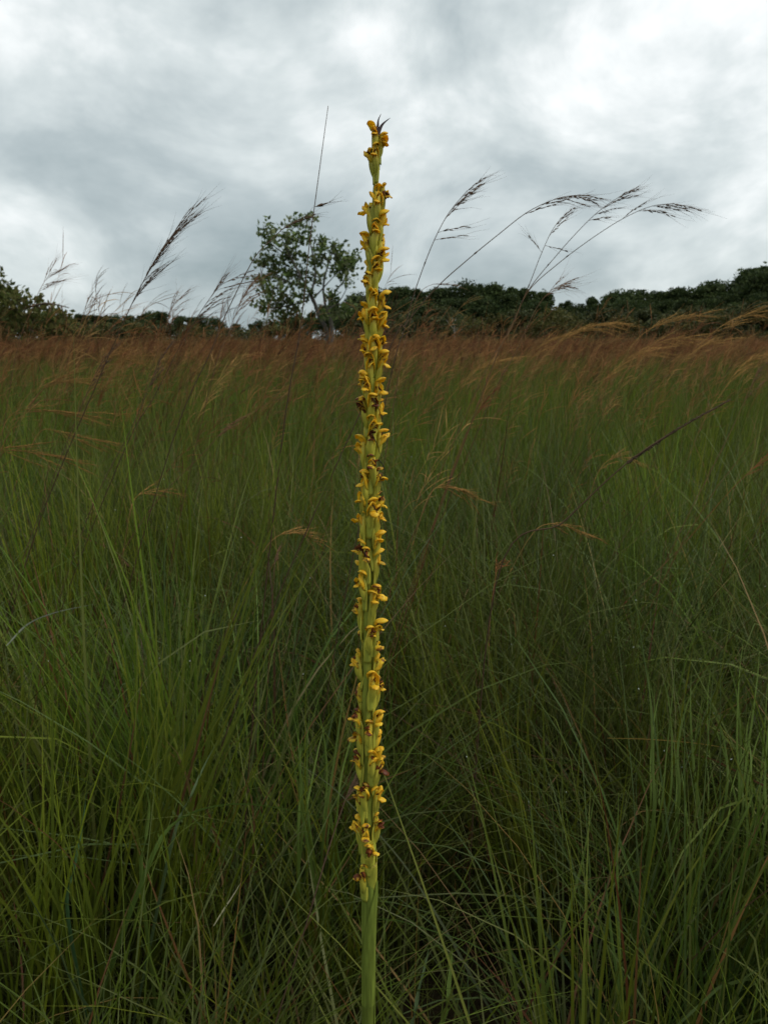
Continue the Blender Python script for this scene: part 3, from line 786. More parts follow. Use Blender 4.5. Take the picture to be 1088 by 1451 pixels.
# stalks on the other side of the orchid, bent by the wind
stalk('slender stalk with one long tapering seed head and a drooping side spray',
      [(548, 560), (572, 470), (586, 418), (608, 357), (625, 320), (640, 296), (662, 270)], 1.2, 0.0009, 0.0005, DARK,
      [(0.62, 42, 0.05), (0.58, 50, 0.05), (0.72, 4, 0.06), (0.80, 2, 0.06), (0.86, 6, 0.06), (0.93, 3, 0.05), (0.99, 2, 0.05)], awn=0.045)
stalk('arching stalk with dark seed head bent flat by the wind above the far wood',
      [(540, 520), (575, 460), (618, 408), (660, 370), (705, 333), (748, 300), (790, 281), (822, 276)], 1.15, 0.0010, 0.0005, DARK,
      [(0.70, 10, 0.05), (0.78, 8, 0.05), (0.84, 2, 0.05), (0.88, 22, 0.05), (0.93, 6, 0.05), (0.97, 14, 0.05), (0.99, 4, 0.05)], awn=0.05)
stalk('stalk with small forked seed head, shortest of three rising from one point',
      [(672, 560), (716, 478), (746, 412), (764, 366), (780, 330), (795, 308)], 1.5, 0.0010, 0.0005, DARK, [(0.70, 70, 0.05), (0.66, -60, 0.04), (0.78, 8, 0.06), (0.88, 4, 0.06), (0.97, 2, 0.05)], awn=0.04)
stalk('stalk whose seed head reaches highest of three rising from one point',
      [(688, 545), (722, 468), (748, 412), (788, 362), (824, 322), (852, 296), (880, 277)], 1.45, 0.0010, 0.0005, DARK,
      [(0.72, 22, 0.05), (0.78, 12, 0.06), (0.84, 4, 0.06), (0.90, 8, 0.06), (0.96, 2, 0.05), (0.99, 0, 0.05)], awn=0.045)
stalk('longest wind-bent stalk of three rising from one point, dark spikelets drooping at its tip',
      [(690, 540), (724, 466), (748, 413), (790, 374), (835, 340), (880, 311), (920, 293), (955, 288)], 1.4, 0.0010, 0.0005, DARK,
      [(0.74, -14, 0.05), (0.80, 12, 0.05), (0.84, 26, 0.06), (0.89, 10, 0.06), (0.94, 6, 0.06), (0.985, 10, 0.06)], awn=0.055)
stalk('low blurred tan seed head fanning out in front of the gap in the wood\'s skyline',
      [(690, 580), (730, 500), (758, 440), (780, 412), (800, 402)], 1.7, 0.0010, 0.0005, BROWN, fan(0.62, 0.99, 8, 5, 30, 0.04, 0.08), dense=0.8, awn=0.06)
stalk('tiny arching stalk tip bent over at the skyline next to the orchid', [(560, 560), (578, 470), (592, 420), (610, 404), (632, 402)], 1.6, 0.0009, 0.0004, BROWN, [(0.8, 6, 0.04), (0.97, 4, 0.04)], awn=0.04)
# golden heads against the wood
GL = 'golden wind-combed grass head against the dark far wood'
for i, (x, y, dx, dyy, Y) in enumerate(((775, 500, 90, -42, 2.4), (800, 478, 75, -22, 2.7), (905, 478, 80, -30, 2.2), (905, 500, 70, -22, 2.5), (1000, 480, 80, -38, 2.3),
                                        (740, 520, 60, -45, 2.8), (640, 560, 70, -50, 2.4), (960, 520, 70, -40, 2.7), (850, 545, 80, -50, 2.5), (1020, 560, 65, -60, 2.3))):
    stalk(GL, [(x - 60, y + 130), (x - 25, y + 40), (x, y), (x + dx * 0.5, y + dyy * 0.75), (x + dx, y + dyy)], Y, 0.0010, 0.0005, GOLD * (0.75 + 0.04 * (i % 5)),
          fan(0.55, 0.99, 11, -4, 18, 0.06, 0.12), group='golden heads against the wood', dense=0.7, awn=0.05)
GL2 = 'orange-brown wind-combed grass head before the spreading tree'
for i, (x, y, dx, dyy, Y) in enumerate(((20, 585, 95, 0, 1.7), (60, 610, 70, 12, 1.8), (-20, 640, 110, 6, 1.5), (40, 560, 80, -20, 2.0), (120, 545, 60, -40, 2.2))):
    stalk(GL2, [(x - 50, y + 120), (x - 22, y + 40), (x, y), (x + dx * 0.5, y + dyy * 0.75 - 4), (x + dx, y + dyy)], Y, 0.0010, 0.0005, GOLD * 0.6,
          fan(0.55, 0.99, 9, -4, 22, 0.06, 0.12), group='orange heads before the spreading tree', dense=0.7)
# drooping bleached heads in the green sward
stalk('straw-orange drooping seed head low in the green grass beside the orchid\'s middle', [(318, 900), (352, 820), (380, 772), (402, 756), (425, 756), (448, 765)], 1.25, 0.0008, 0.0004, GOLD * 0.72, fan(0.5, 0.98, 9, -6, 14, 0.03, 0.06), dense=0.4, awn=0.03)
stalk('largest straw-coloured drooping seed head in the green grass, opposite side of the orchid', [(560, 860), (588, 760), (606, 706), (624, 688), (648, 692), (672, 706)], 1.25, 0.0008, 0.0004, GOLD * 0.72, fan(0.5, 0.98, 11, -6, 40, 0.03, 0.07), dense=0.4, awn=0.03)
stalk('long straw-coloured drooping seed head beyond the largest one', [(690, 880), (728, 800), (758, 752), (784, 742), (815, 750), (842, 760)], 1.35, 0.0008, 0.0004, GOLD * 0.72, fan(0.5, 0.98, 10, -6, 22, 0.03, 0.07), dense=0.4, awn=0.03)
stalk('small orange bent seed head over the green grass below the feathery stalks', [(170, 830), (182, 740), (192, 706), (210, 698), (236, 694)], 1.6, 0.0009, 0.0004, GOLD * 0.65, fan(0.5, 0.98, 8, -6, 22, 0.04, 0.07), dense=0.4, awn=0.03)
stalk('small orange-brown bent seed head in the grass towards the diagonal dark spike', [(815, 800), (835, 705), (850, 664), (872, 648), (900, 652)], 1.7, 0.0009, 0.0004, GOLD * 0.62, fan(0.5, 0.98, 8, -6, 22, 0.04, 0.07), dense=0.4, awn=0.03)
stalk('reddish broken stalk with frayed bits deep in the green grass', [(690, 960), (694, 880), (700, 830), (706, 800), (716, 792)], 1.3, 0.0010, 0.0005, RUSTC, fan(0.6, 0.98, 6, 20, 90, 0.02, 0.04), dense=0.3, awn=0.02)
# diagonal dark spike
s = Soup()
pA, pB = at(888, 656, 1.1), at(1034, 566, 1.16)
b0 = at(668, 900, 1.05); b0.z = 0
root = empty('seed_spike', b0); tag(root, 'stiff diagonal dark grass spike with beaded edge over the green grass', 'grass stalk')
q = spline([b0, at(700, 838, 1.06), at(800, 738, 1.08), pA, (pA + pB) / 2 + Vector((0, 0, 0.004)), pB], 40)
tube(s, [p - b0 for p in q], np.linspace(0.0012, 0.0008, 40), 5, DARK * 0.8); link('culm', s.mesh('culm', M_STALK), root)
s = Soup(); q = spline([pA, (pA + pB) / 2 + Vector((0, 0, 0.004)), pB], 60)
for i, p in enumerate(q[:-1]):
    t = (q[i + 1] - p).normalized()
    for sg in (-1, 1):
        o_ = Vector((-t.z, rnd.uniform(-.5, .5), t.x)).normalized() * sg
        w = 0.0017 * (1 - 0.5 * i / 60) * rnd.uniform(0.6, 1.25)
        tube(s, [p - b0, p - b0 + t * 0.002 + o_ * w * 0.9, p - b0 + t * 0.0045 + o_ * w], [w * 0.5, w, w * 0.2], 4, DARK * rnd.uniform(0.4, 1.0) * np.array((0.85, 1.0, 0.95)))
link('spikelets', s.mesh('spikelets', M_STALK), root)
# dark bare culms crossing the sward
for lab, pl, Y, cc in (
        ('dark bare culm slanting behind the fullest feathery stalk', [(15, 850), (60, 720), (110, 590), (150, 500)], 1.5, DARK),
        ('dark bare culm slanting low across the green grass under the feathery stalks', [(70, 900), (130, 720), (190, 600), (230, 500)], 1.45, DARK),
        ('brown thin culm with narrow rust head leaning over the middle of the meadow', [(150, 830), (215, 720), (290, 640), (325, 600)], 1.6, BROWN),
        ('dark stiff culm leaning against the orchid\'s foot', [(440, 1290), (462, 1215), (480, 1160), (497, 1112)], 0.72, DARK * 0.7),
        ('dark reddish culm standing straight in the grass beside the orchid\'s lower half', [(372, 1100), (380, 960), (388, 820), (390, 790)], 1.15, BROWN * 0.7),
        ('brown thin culm leaning behind the diagonal dark spike', [(960, 760), (1000, 680), (1040, 600), (1075, 520)], 1.7, BROWN),
        ('rust culm leaning at the meadow\'s edge below the rise', [(880, 860), (960, 780), (1030, 700), (1080, 650)], 1.5, RUSTC * 0.8),
        ('rust culm with narrow dark head beside the orchid\'s upper half', [(610, 760), (636, 680), (658, 620), (690, 560)], 1.5, RUSTC * 0.6)):
    stalk(lab, pl, Y, 0.0011, 0.0006, cc, fan(0.8, 0.99, 5, 2, 14, 0.03, 0.06), awn=0.03)

# ------------------------------------------------------------------ grass blades that stand out one by one
def blade(label, pts, Y, w, col, dy=0.1, clump=None, lying=False):
    n = len(pts)
    W_ = [at(x, y, Y + dy * i / (n - 1)) for i, (x, y) in enumerate(pts)]
    if not lying:     # root the blade in the ground below its lowest visible point
        d = W_[0] - W_[1]; d = d / max(0.25, -d.z / d.length) / d.length if d.length else Vector((0, 0, -1))
        W_ = [Vector((W_[0].x + max(-0.2, min(0.2, d.x * W_[0].z * 0.6)), W_[0].y + 0.02, 0.0))] + W_
        W_ = [W_[0], (W_[0] + W_[1]) / 2] + W_[1:]
    q = spline(W_, 22); b = W_[0].copy()
    V = []; C = []
    for i, p in enumerate(q):
        t = (q[min(i + 1, 21)] - q[max(i - 1, 0)]).normalized()
        sd = t.cross(Vector((0.15, 0.9, 0.45))).normalized()
        nm = sd.cross(t)
        u = i / 21; ww = w / 2 * (min(1, 0.5 + u * 2)) * max(0.02, (1 - u ** 3.5))
        V += [p - b - sd * ww + nm * ww * 0.35, p - b, p - b + sd * ww + nm * ww * 0.35]
        C += [np.array(col) * (0.92 if k == 1 else 1.05) for k in range(3)]
    F = []
    for i in range(21):
        a = i * 3; F += [(a, a + 1, a + 4, a + 3), (a + 1, a + 2, a + 5, a + 4)]
    me = mesh_np('grass_blade', [tuple(v) for v in V], F, M_GRASS, np.array(C))
    if clump:
        o = link('blade', me, clump); o.location = b - clump.location
    else:
        o = link('long_grass', me); o.location = b
        tag(o, label, 'grass', kind='thing')
G1, G2, G3, PALE = (0.085, 0.135, 0.026), (0.075, 0.11, 0.045), (0.11, 0.16, 0.03), (0.17, 0.19, 0.10)
blade('long green grass blade arching over to touch the orchid\'s lower spike', [(205, 1240), (250, 1165), (330, 1140), (420, 1150), (500, 1168)], 0.80, 0.0055, G1)
blade('pale blade slanting down behind the orchid from the upright green clump', [(620, 1300), (560, 1210), (470, 1115), (400, 1070)], 0.85, 0.0040, PALE)
blade('broad grass blade laid diagonally from the low corner tangle', [(118, 1420), (80, 1340), (40, 1270), (12, 1230)], 0.72, 0.0070, G2)
blade('tall stiff pale-edged green blade standing straight in the dark tangle', [(880, 1430), (876, 1330), (874, 1220), (876, 1120)], 0.80, 0.0050, G3)
blade('green blade standing beside the tall stiff one', [(875, 1410), (866, 1330), (858, 1260), (853, 1222)], 0.80, 0.0045, G1)
blade('pale blade lying nearly level, bent at its tip', [(960, 1362), (1000, 1348), (1040, 1335), (1080, 1318)], 0.85, 0.0060, PALE, lying=True)
blade('long grey-green blade falling diagonally across the tangle beside the dark pocket', [(820, 1390), (770, 1320), (720, 1255), (690, 1222)], 0.80, 0.0060, G2)
blade('yellow-green blade leaning up through the fine arching tangle', [(775, 1400), (800, 1310), (825, 1220), (845, 1110)], 0.85, 0.0055, G3)
blade('dark green upright blade by the low corner tangle', [(95, 1290), (105, 1230), (118, 1160), (124, 1110)], 0.80, 0.0055, (0.06, 0.12, 0.045))
blade('bright kinked grass blade with bent tip amid the fine tangle', [(200, 1240), (206, 1190), (211, 1140), (200, 1100), (188, 1075)], 0.82, 0.0055, G3)
blade('pale green blade leaning towards the long arching one', [(245, 1190), (270, 1130), (290, 1085), (311, 1046)], 0.82, 0.0040, G2)
blade('pale silvery blade arching over the dark hollow beneath the feathery stalks', [(10, 915), (40, 885), (80, 868), (135, 856)], 1.1, 0.0034, (0.24, 0.26, 0.20), lying=True)
blade('straw-coloured dry blade lying across the bright green clump', [(860, 1046), (920, 1048), (990, 1054), (1052, 1064)], 0.95, 0.0022, (0.36, 0.23, 0.06), lying=True)
blade('dry straw tip continuing beyond the bright green clump', [(1100, 1098), (1075, 1078), (1045, 1055), (1015, 1025)], 0.95, 0.0022, (0.32, 0.24, 0.09), lying=True)
blade('small pale broken straw hanging in the fine tangle', [(303, 1312), (318, 1288), (330, 1270), (342, 1250)], 0.80, 0.0020, (0.34, 0.32, 0.2), lying=True)
blade('bright green young blade standing from the dark pocket beside the orchid', [(630, 1440), (636, 1395), (639, 1365), (641, 1342)], 0.80, 0.0065, G3)
blade('slender green blade at the edge of the dark pocket beside the orchid', [(556, 1430), (552, 1380), (546, 1330), (543, 1300)], 0.82, 0.0045, G1)
blade('broad grey-green blade leaning out of the dark pocket', [(580, 1460), (592, 1410), (602, 1370), (607, 1345)], 0.74, 0.0055, G2)
rb = random.Random(77)
def clump(label, x0, x1, y0, y1, Ya, Yb, n):
    c = at((x0 + x1) / 2, y1, (Ya + Yb) / 2); c.z = 0
    root = empty('grass_tuft', c); tag(root, label, 'grass tuft')
    for i in range(n):
        x = rb.uniform(x0, x1); y = rb.uniform(y0, y1) + 60; h = rb.uniform(110, 260); l = rb.gauss(6, 38); k = rb.uniform(-12, 12)
        blade(None, [(x, y), (x + l * 0.15 + k, y - h * 0.4), (x + l * 0.5 + k, y - h * 0.75), (x + l, y - h)], rb.uniform(Ya, Yb), rb.uniform(0.0022, 0.0042), np.array(G3) * rb.uniform(0.75, 1.2), 0.1, root)
clump('bright yellow-green upright tuft of blades under the level dry straw', 905, 1085, 1080, 1150, 0.88, 1.02, 30)
clump('bright green upright tuft of blades between the kinked blade and the orchid', 420, 492, 1090, 1150, 0.88, 1.0, 14)

# ------------------------------------------------------------------ the orchid
AX = [(1451, 521), (1400, 522), (1300, 522), (1270, 523), (1230, 522), (1200, 521), (1100, 521), (1000, 520), (900, 521), (800, 522), (700, 523), (600, 525), (500, 527),
      (420, 528), (380, 528.5), (330, 531), (280, 530.5), (240, 534), (200, 532), (172, 531)]
axis_pts = [at(x, y, ORCHID_Y) for y, x in AX]
foot = Vector((axis_pts[0].x - 0.004, ORCHID_Y, 0))
axis_z = [p.z for p in axis_pts]; axis_x = [p.x for p in axis_pts]
def ax_at(z):
    if z <= axis_z[0]:
        f = z / axis_z[0]; return foot.x + (axis_x[0] - foot.x) * f
    return float(np.interp(z, axis_z, axis_x))
def z_of(y): return at(530, y, ORCHID_Y).z
ZT = axis_z[-1]; ZS = z_of(1235)           # tip and start of the spike
def core_r(z):
    if z < ZS: return 0.0047 if z > ZS - 0.11 else 0.0047 + 0.0012 * min(1, (ZS - 0.11 - z) / 0.12)
    f = (z - ZS) / (ZT - ZS)
    return 0.0045 * (1 - f) + 0.0012 * f
orchid = empty('orchid', foot)
tag(orchid, 'tall orchid with slender spike of small withering yellow flowers on a thick green stem', 'orchid')
GRN = np.array((0.36, 0.40, 0.055)); GRN2 = np.array((0.48, 0.49, 0.065)); YG = np.array((0.80, 0.68, 0.08))
s = Soup()
zz_ = np.concatenate([np.linspace(0, ZS - 0.01, 26), np.linspace(ZS, ZT - 0.012, 50)])
pts = [Vector((ax_at(z), ORCHID_Y, z)) - foot for z in zz_]
rr = np.array([core_r(z) * (1 + 0.03 * math.sin(z * 90)) for z in zz_]); rr[:26] *= np.linspace(1.15, 1.0, 26)
# ease the step between stem and spike axis
cc = np.array([(GRN if z > ZS else np.array((0.17, 0.215, 0.034))) * (0.92 + 0.08 * math.sin(z * 40)) for z in zz_])
tube(s, pts, rr, 14, cc)
link('stem', s.mesh('stem', M_STEM), orchid)

def shell(length, width, curl, cup, nu=9, nv=6, tipround=1.0, base_w=0.5, ruffle=0.0, seed=0, bend0=0.0, thick=0.0004, tint=None):
    """a petal / bract: runs up +Z from the origin, faces +X, curls towards +X; returns bmesh data V, F, C (closed by solidify)"""
    r = random.Random(seed)
    bm = bmesh.new()
    grid = []; lay = []
    x = z = 0.0; th = bend0
    ph = [r.uniform(0, 6.28) for _ in range(3)]
    for i in range(nu + 1):
        u = i / nu
        if i:
            th = bend0 + curl * u ** 1.5
            x += math.sin(th) * length / nu; z += math.cos(th) * length / nu
        w = width / 2 * (base_w + (1 - base_w) * math.sin(min(1, u / 0.55) * math.pi / 2)) * (max(0.0, 1 - max(0, (u - 0.45) / 0.55) ** (2 + tipround)) ** 0.6 if u < 1 else 0.12)
        w = max(w, width * 0.03)
        row = []
        for j in range(nv + 1):
            v = j / nv * 2 - 1
            a = v * cup
            # cup: bend the cross-section towards +X (inwards of the flower)
            yy = w * (math.sin(a) / cup if cup > 1e-3 else v)
            dx = w * ((1 - math.cos(a)) / max(cup, 1e-3))
            rf = ruffle * width * abs(v) ** 2 * (math.sin(u * 9 + ph[0] + v) * 0.6 + math.sin(u * 17 + ph[1]) * 0.4)
            vv = bm.verts.new((x + dx * math.cos(th) + rf * math.cos(th), yy, z - dx * math.sin(th) - rf * math.sin(th)))
            row.append(vv); lay.append((u, v))
        grid.append(row)
    for i in range(nu):
        for j in range(nv):
            bm.faces.new((grid[i][j], grid[i][j + 1], grid[i + 1][j + 1], grid[i + 1][j]))
    bm.normal_update()
    n0 = len(bm.verts)
    V0 = [v.co.copy() for v in bm.verts]; N0 = [v.normal.copy() for v in bm.verts]
    F0 = [[v.index for v in f.verts] for f in bm.faces] if (bm.verts.index_update() or True) else []
    bm.free()
    V = [tuple(p + n * thick / 2) for p, n in zip(V0, N0)] + [tuple(p - n * thick / 2) for p, n in zip(V0, N0)]
    F = [tuple(f) for f in F0] + [tuple(i + n0 for i in reversed(f)) for f in F0]
    rim = [j for j in range(nv + 1)] + [i * (nv + 1) + nv for i in range(1, nu + 1)] + [nu * (nv + 1) + j for j in range(nv - 1, -1, -1)] + [i * (nv + 1) for i in range(nu - 1, 0, -1)]
    for k in range(len(rim)):
        a, b = rim[k], rim[(k + 1) % len(rim)]
        F.append((b, a, a + n0, b + n0))
    if tint is None: C = [(u, abs(v), 0) for u, v in lay] * 2
    else: C = [tint(u, v) for u, v in lay] * 2
    return np.array(V), np.array(F), np.array(C)
def shell_mesh(name, mat, **kw):
    V, F, C = shell(**kw); return mesh_np(name, V, F, mat, C)

NV = 6
HOOD = [shell_mesh('hood', M_PETAL, length=0.0122 + 0.0005 * i, width=0.0086 + 0.0003 * i, curl=1.9 + 0.22 * (i % 3), cup=1.15, tipround=2.0, base_w=0.55, ruffle=0.06, seed=i, bend0=-0.12) for i in range(NV)]
PET = [shell_mesh('petal', M_PETAL, length=0.0128 + 0.0006 * i, width=0.0078, curl=0.35 + 0.25 * (i % 4), cup=1.1, base_w=0.45, ruffle=0.07, seed=20 + i, bend0=0.05) for i in range(NV)]
LIP = [shell_mesh('lip', M_PETAL, length=0.0072 + 0.0004 * i, width=0.0062, curl=1.1 + 0.3 * (i % 3), cup=0.8, base_w=0.4, ruffle=0.12, seed=40 + i, bend0=0.5) for i in range(NV)]
def bract_tint(u, v):
    e = abs(v) ** 3
    c = GRN * (1 - 0.35 * e) + YG * 0.5 * e
    c = c * (1 - 0.45 * u) + YG * 0.80 * 0.45 * u
    if u > 0.93: c = c * 0.4 + np.array((0.14, 0.06, 0.02)) * 0.6
    return tuple(c)
BRACT = [shell_mesh('bract', M_STEM, length=0.0225 + 0.001 * i, width=0.0070, curl=-0.12 + 0.10 * (i % 4), cup=1.0, base_w=0.75, ruffle=0.02, seed=60 + i, bend0=0.06, thick=0.0005, nu=11, tint=bract_tint) for i in range(NV)]
def ovary_mesh(i):
    s = Soup(); L_ = 0.021; n = 12
    u = np.linspace(0, 1, n)
    tw = 0.9 + 0.2 * i
    P = np.stack([0.0005 + 0.0016 * np.sin(u * math.pi * 0.75), 0.0006 * np.sin(u * 5 + i), u * L_], -1)
    rad = 0.0009 + 0.0016 * np.sin(np.clip(u * 1.12, 0, 1) * math.pi * 0.86) ** 0.8
    sides = 9
    ang = np.arange(sides) / sides * 2 * np.pi
    ring = np.stack([np.cos(ang[None] + tw * u[:, None]), np.sin(ang[None] + tw * u[:, None])], -1) * (rad[:, None] * (1 + 0.16 * np.cos(3 * ang)[None]))[..., None]
    V = np.stack([P[:, None, 0] + ring[..., 0], P[:, None, 1] + ring[..., 1], np.broadcast_to(P[:, None, 2], ring.shape[:2])], -1).reshape(-1, 3)
    ii = np.arange(n - 1)[:, None] * sides; j = np.arange(sides)[None]; k = (j + 1) % sides
    F = np.stack([ii + j, ii + k, ii + sides + k, ii + sides + j], -1).reshape(-1, 4)
    c = GRN2[None] * (1 - u[:, None] ** 1.5) + np.array((0.82, 0.62, 0.06))[None] * u[:, None] ** 1.5
    s.add(V, F, None, np.repeat(c, sides, 0))
    return s.mesh('flower', M_STEM)
OVARY = [ovary_mesh(i) for i in range(NV)]
def wither_mesh(i):
    r = random.Random(90 + i); s = Soup()
    for k in range(4):
        p = Vector((0.0008, 0, 0.0)); d = Vector((r.uniform(0.5, 1.0), r.uniform(-0.7, 0.7), r.uniform(-0.9, 0.6))).normalized()
        Q = [p]; l = r.uniform(0.0035, 0.0065)
        for q in range(5):
            d = (d + Vector((r.gauss(0, .35), r.gauss(0, .35), r.gauss(-.1, .35)))).normalized(); Q.append(Q[-1] + d * l / 5)
        tube(s, Q, np.array([0.9, 1.15, 1.0, 0.8, 0.6, 0.15]) * 0.0012 * r.uniform(0.6, 1.2), 6, np.array((0.12, 0.036, 0.009)) * r.uniform(0.4, 1.6))
    return s.mesh('withered_column', M_WITHER)
WITH = [wither_mesh(i) for i in range(NV)]
def thread_mesh(i):
    r = random.Random(130 + i); s = Soup()
    Q = spline([(0.004, 0.001, 0.004), (0.006, 0.003, 0.001), (0.0065, 0.0055, -0.004), (0.005, 0.007, -0.010)], 10)
    tube(s, Q, np.linspace(0.00045, 0.0002, 10), 4, (0.02, 0.015, 0.012)); return s.mesh('withered_spur', M_WITHER)
THREAD = [thread_mesh(i) for i in range(2)]

def child(name, me, par, loc=(0, 0, 0), rot=(0, 0, 0), sc=1.0, mat=None):
    o = link(name, me, par); o.location = loc; o.rotation_euler = rot
    o.scale = (sc, sc, sc) if not isinstance(sc, tuple) else sc
    if mat:
        o.material_slots[0].link = 'OBJECT'; o.material_slots[0].material = mat
    return o
rf = random.Random(21)
n_fl = [0]
def flower(y, ang, sc=1.0, old=None, hook=1.0, thread=False):
    """y: photo row of the open flower; ang: degrees round the stem, 0 = +X, -90 = towards the camera"""
    zf = z_of(y); f = max(0.0, min(1.0, (zf - ZS) / (ZT - ZS)))
    k = sc * (1.10 - 0.18 * f)
    if y < 215: k *= 0.82
    L_ = 0.021 * k
    z0 = zf - L_ - 0.003 * k
    r = core_r(zf) * 0.85 + 0.0017 * (1 - f)
    a = R(ang)
    p = Vector((ax_at(zf) + math.cos(a) * r, ORCHID_Y + math.sin(a) * r, z0)) - foot
    i = rf.randrange(NV)
    if old is None: old = rf.random() < 0.06 + 0.75 * (1 - f)
    mp = M_PETAL_OLD if old else M_PETAL
    shr = 0.80 if old else 0.92
    fl = child('flower', OVARY[i], orchid, p, (rf.gauss(0, .04), rf.gauss(0.02, .04), a + rf.gauss(0, .1)), k)
    T = 0.0195
    child('hood', HOOD[rf.randrange(NV)], fl, (-0.0002, 0, T - 0.0015), (rf.gauss(0, .18), rf.gauss(0.05, .15), rf.gauss(0, .3)), (hook * 1.12 * shr, rf.uniform(0.85, 1.1) * shr, rf.uniform(0.85, 1.1) * shr), mp)
    for sg in (-1, 1):
        child('petal', PET[rf.randrange(NV)], fl, (0.0004, sg * 0.0016, T - 0.0095), (sg * -rf.uniform(0.02, 0.22), rf.gauss(0.06, .08), -sg * rf.uniform(0.35, 1.0)), rf.uniform(0.85, 1.15) * shr, mp)
    child('lip', LIP[rf.randrange(NV)], fl, (0.0022, 0, T - 0.0055), (rf.gauss(0, .25), rf.gauss(0.25, .25), rf.gauss(0, .4)), rf.uniform(0.8, 1.15), mp)
    child('withered_column', WITH[rf.randrange(NV)], fl, (0.0016, 0, T - 0.001), (rf.gauss(0, .4), rf.gauss(0, .4), rf.gauss(0, .5)), rf.uniform(0.65, 1.1) * (1.05 if old else 0.75))
    if thread: child('withered_spur', THREAD[rf.randrange(2)], fl, (0.001, 0, T - 0.004), (0, 0, rf.gauss(0, .6)))
    # the bract that embraces the ovary
    rb_ = core_r(z0) * 0.9 + 0.0008 + 0.0020 * (1 - f)
    bp = Vector((ax_at(z0) + math.cos(a) * rb_, ORCHID_Y + math.sin(a) * rb_, z0 - 0.006 * k)) - foot
    b = child('bract', BRACT[rf.randrange(NV)], orchid, bp, (0, 0, a + math.pi + rf.gauss(0, .12)), (k, k * rf.uniform(1.1, 1.45) * (1 - 0.50 * f), k * rf.uniform(0.8, 1.05) * (1 - 0.25 * f)))
    b.rotation_euler = (rf.gauss(0, .05), -0.10 + rf.gauss(0, .05), a + math.pi + rf.gauss(0, .15))
    n_fl[0] += 1
for y, h in ((186, .8), (258, .5), (298, 1.1), (349, 1.1), (412, .9), (441, 1.0), (466, .7), (493, 1.05), (537, 1.05), (567, 1.0), (605, 1.1), (661, .95), (696, .7), (716, .5), (750, .9),
             (779, 1.0), (822, 1.0), (873, 1.2), (896, .9), (925, .5), (960, .5), (1004, .9), (1054, .8), (1070, 1.0), (1110, .6), (1150, .6)):
    flower(y, rf.uniform(-32, 4), 1.0, None, h)
for y, h in ((207, .5), (281, .8), (329, 1.0), (383, .9), (431, .9), (480, 1.2), (520, .7), (559, 1.2), (620, .9), (690, .4), (722, .4), (763, .9), (850, .3), (920, .5), (1001, .6), (1026, .9), (1060, .7), (1112, .9), (1155, .7)):
    flower(y, rf.uniform(-178, -148), 1.0, None, h)
for y, x, th in ((178, 531, 0), (205, 533, 0), (266, 532, 0), (310, 530, 0), (365, 533, 0), (402, 529, 0), (436, 531, 0), (472, 532, 0), (500, 525, 0), (531, 519, 0), (552, 527, 1), (585, 529, 0), (603, 526, 1), (640, 530, 1),
                 (664, 514, 0), (702, 525, 1), (768, 518, 1), (806, 513, 0), (831, 529, 0), (879, 522, 0), (948, 528, 0), (1012, 524, 0), (1056, 527, 0),
                 (1102, 515, 0), (1158, 519, 0), (1182, 525, 0), (1218, 513, 0)):
    cx = float(np.interp(y, [a for a, b in AX][::-1], [b for a, b in AX][::-1]))
    flower(y - (3 if y < 180 else 0), -90 + math.degrees(math.asin(max(-0.85, min(0.85, (x - cx) / 13.0)))), 1.0, None, 0.75, bool(th))
for i in range(24):
    flower(300 + i * 37 + rf.uniform(-8, 8), rf.uniform(35, 145), 1.0, None, 0.8)
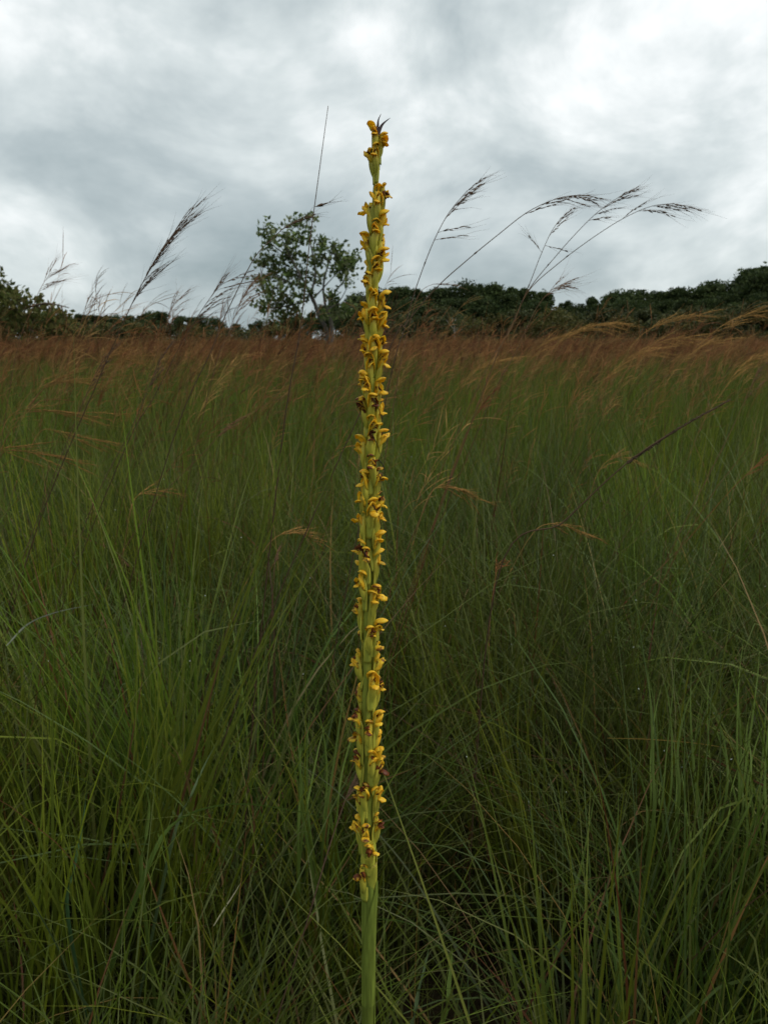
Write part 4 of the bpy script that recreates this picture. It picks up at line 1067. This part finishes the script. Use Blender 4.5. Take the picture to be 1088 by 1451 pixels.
for i, ang in enumerate((-60, -125, -20, 165, 60, 120, -90)):
    y = (1262, 1250, 1268, 1256, 1260, 1250, 1225)[i]; z0 = z_of(y); a = R(ang); r_ = core_r(z0) + 0.0004
    b = child('bract', BRACT[i % NV], orchid, Vector((ax_at(z0) + math.cos(a) * r_, ORCHID_Y + math.sin(a) * r_, z0)) - foot, (0, -0.13, a + math.pi), (1.2, 1.35, 1.25))
# pointed dark tips at the very top, bud scales
for (pl, r0) in (([(531, 196), (535, 180), (536, 170), (540, 161)], 0.0007), ([(534, 196), (539, 181), (544, 174), (553, 167)], 0.0008)):
    s = Soup(); b = at(*pl[0], ORCHID_Y); q = spline([at(x, y, ORCHID_Y - 0.002) - foot for x, y in pl], 10)
    tube(s, q, np.array([1.2, 1.4, 1.4, 1.3, 1.1, 0.9, 0.7, 0.5, 0.35, 0.1]) * r0, 5, (0.085, 0.055, 0.06)); link('tip_bract', s.mesh('tip_bract', M_STEM), orchid)
for (x, y, ang, sc) in ((522, 205, 178, .75), (536, 212, -30, .6)):
    z0 = z_of(y + 22); a = R(ang)
    child('bract', BRACT[1], orchid, Vector((ax_at(z0) + math.cos(a) * 0.003, ORCHID_Y + math.sin(a) * 0.003, z0)) - foot, (0, -0.04, a + math.pi), sc)
# sheathing leaves wrapped round the bare stem
def sheath(z0, z1, ang, open_, flare):
    s = Soup(); n, m = 16, 14; V = []; C = []
    for i in range(n):
        u = i / (n - 1); z = z0 + (z1 - z0) * u
        half = (math.pi * 0.98) * max(0.02, 1 - (1 - (1 - open_) * 0.3) * u ** 1.7)
        for j in range(m):
            v = j / (m - 1) * 2 - 1; a = ang + v * half
            r = core_r(z) * 1.05 + 0.0006 + flare * u ** 2 * (1 - v * v * 0.3) * 0.004
            V.append((ax_at(z) + math.cos(a) * r - foot.x, math.sin(a) * r, z)); C.append(tuple(np.array((0.18, 0.23, 0.036)) * (1.0 + 0.12 * math.cos(v * 9)) * (0.75 if abs(v) > 0.9 else 1)))
    F = [(i * m + j, i * m + j + 1, (i + 1) * m + j + 1, (i + 1) * m + j) for i in range(n - 1) for j in range(m - 1)]
    s.add(V, F, None, C); link('sheath', s.mesh('sheath', M_STEM), orchid)
sheath(0.02, z_of(1352), R(20), 0.80, 0.1)
sheath(z_of(1420), z_of(1245), R(-20), 0.85, 0.5)
sheath(z_of(1330), z_of(1205), R(-140), 0.8, 0.35)
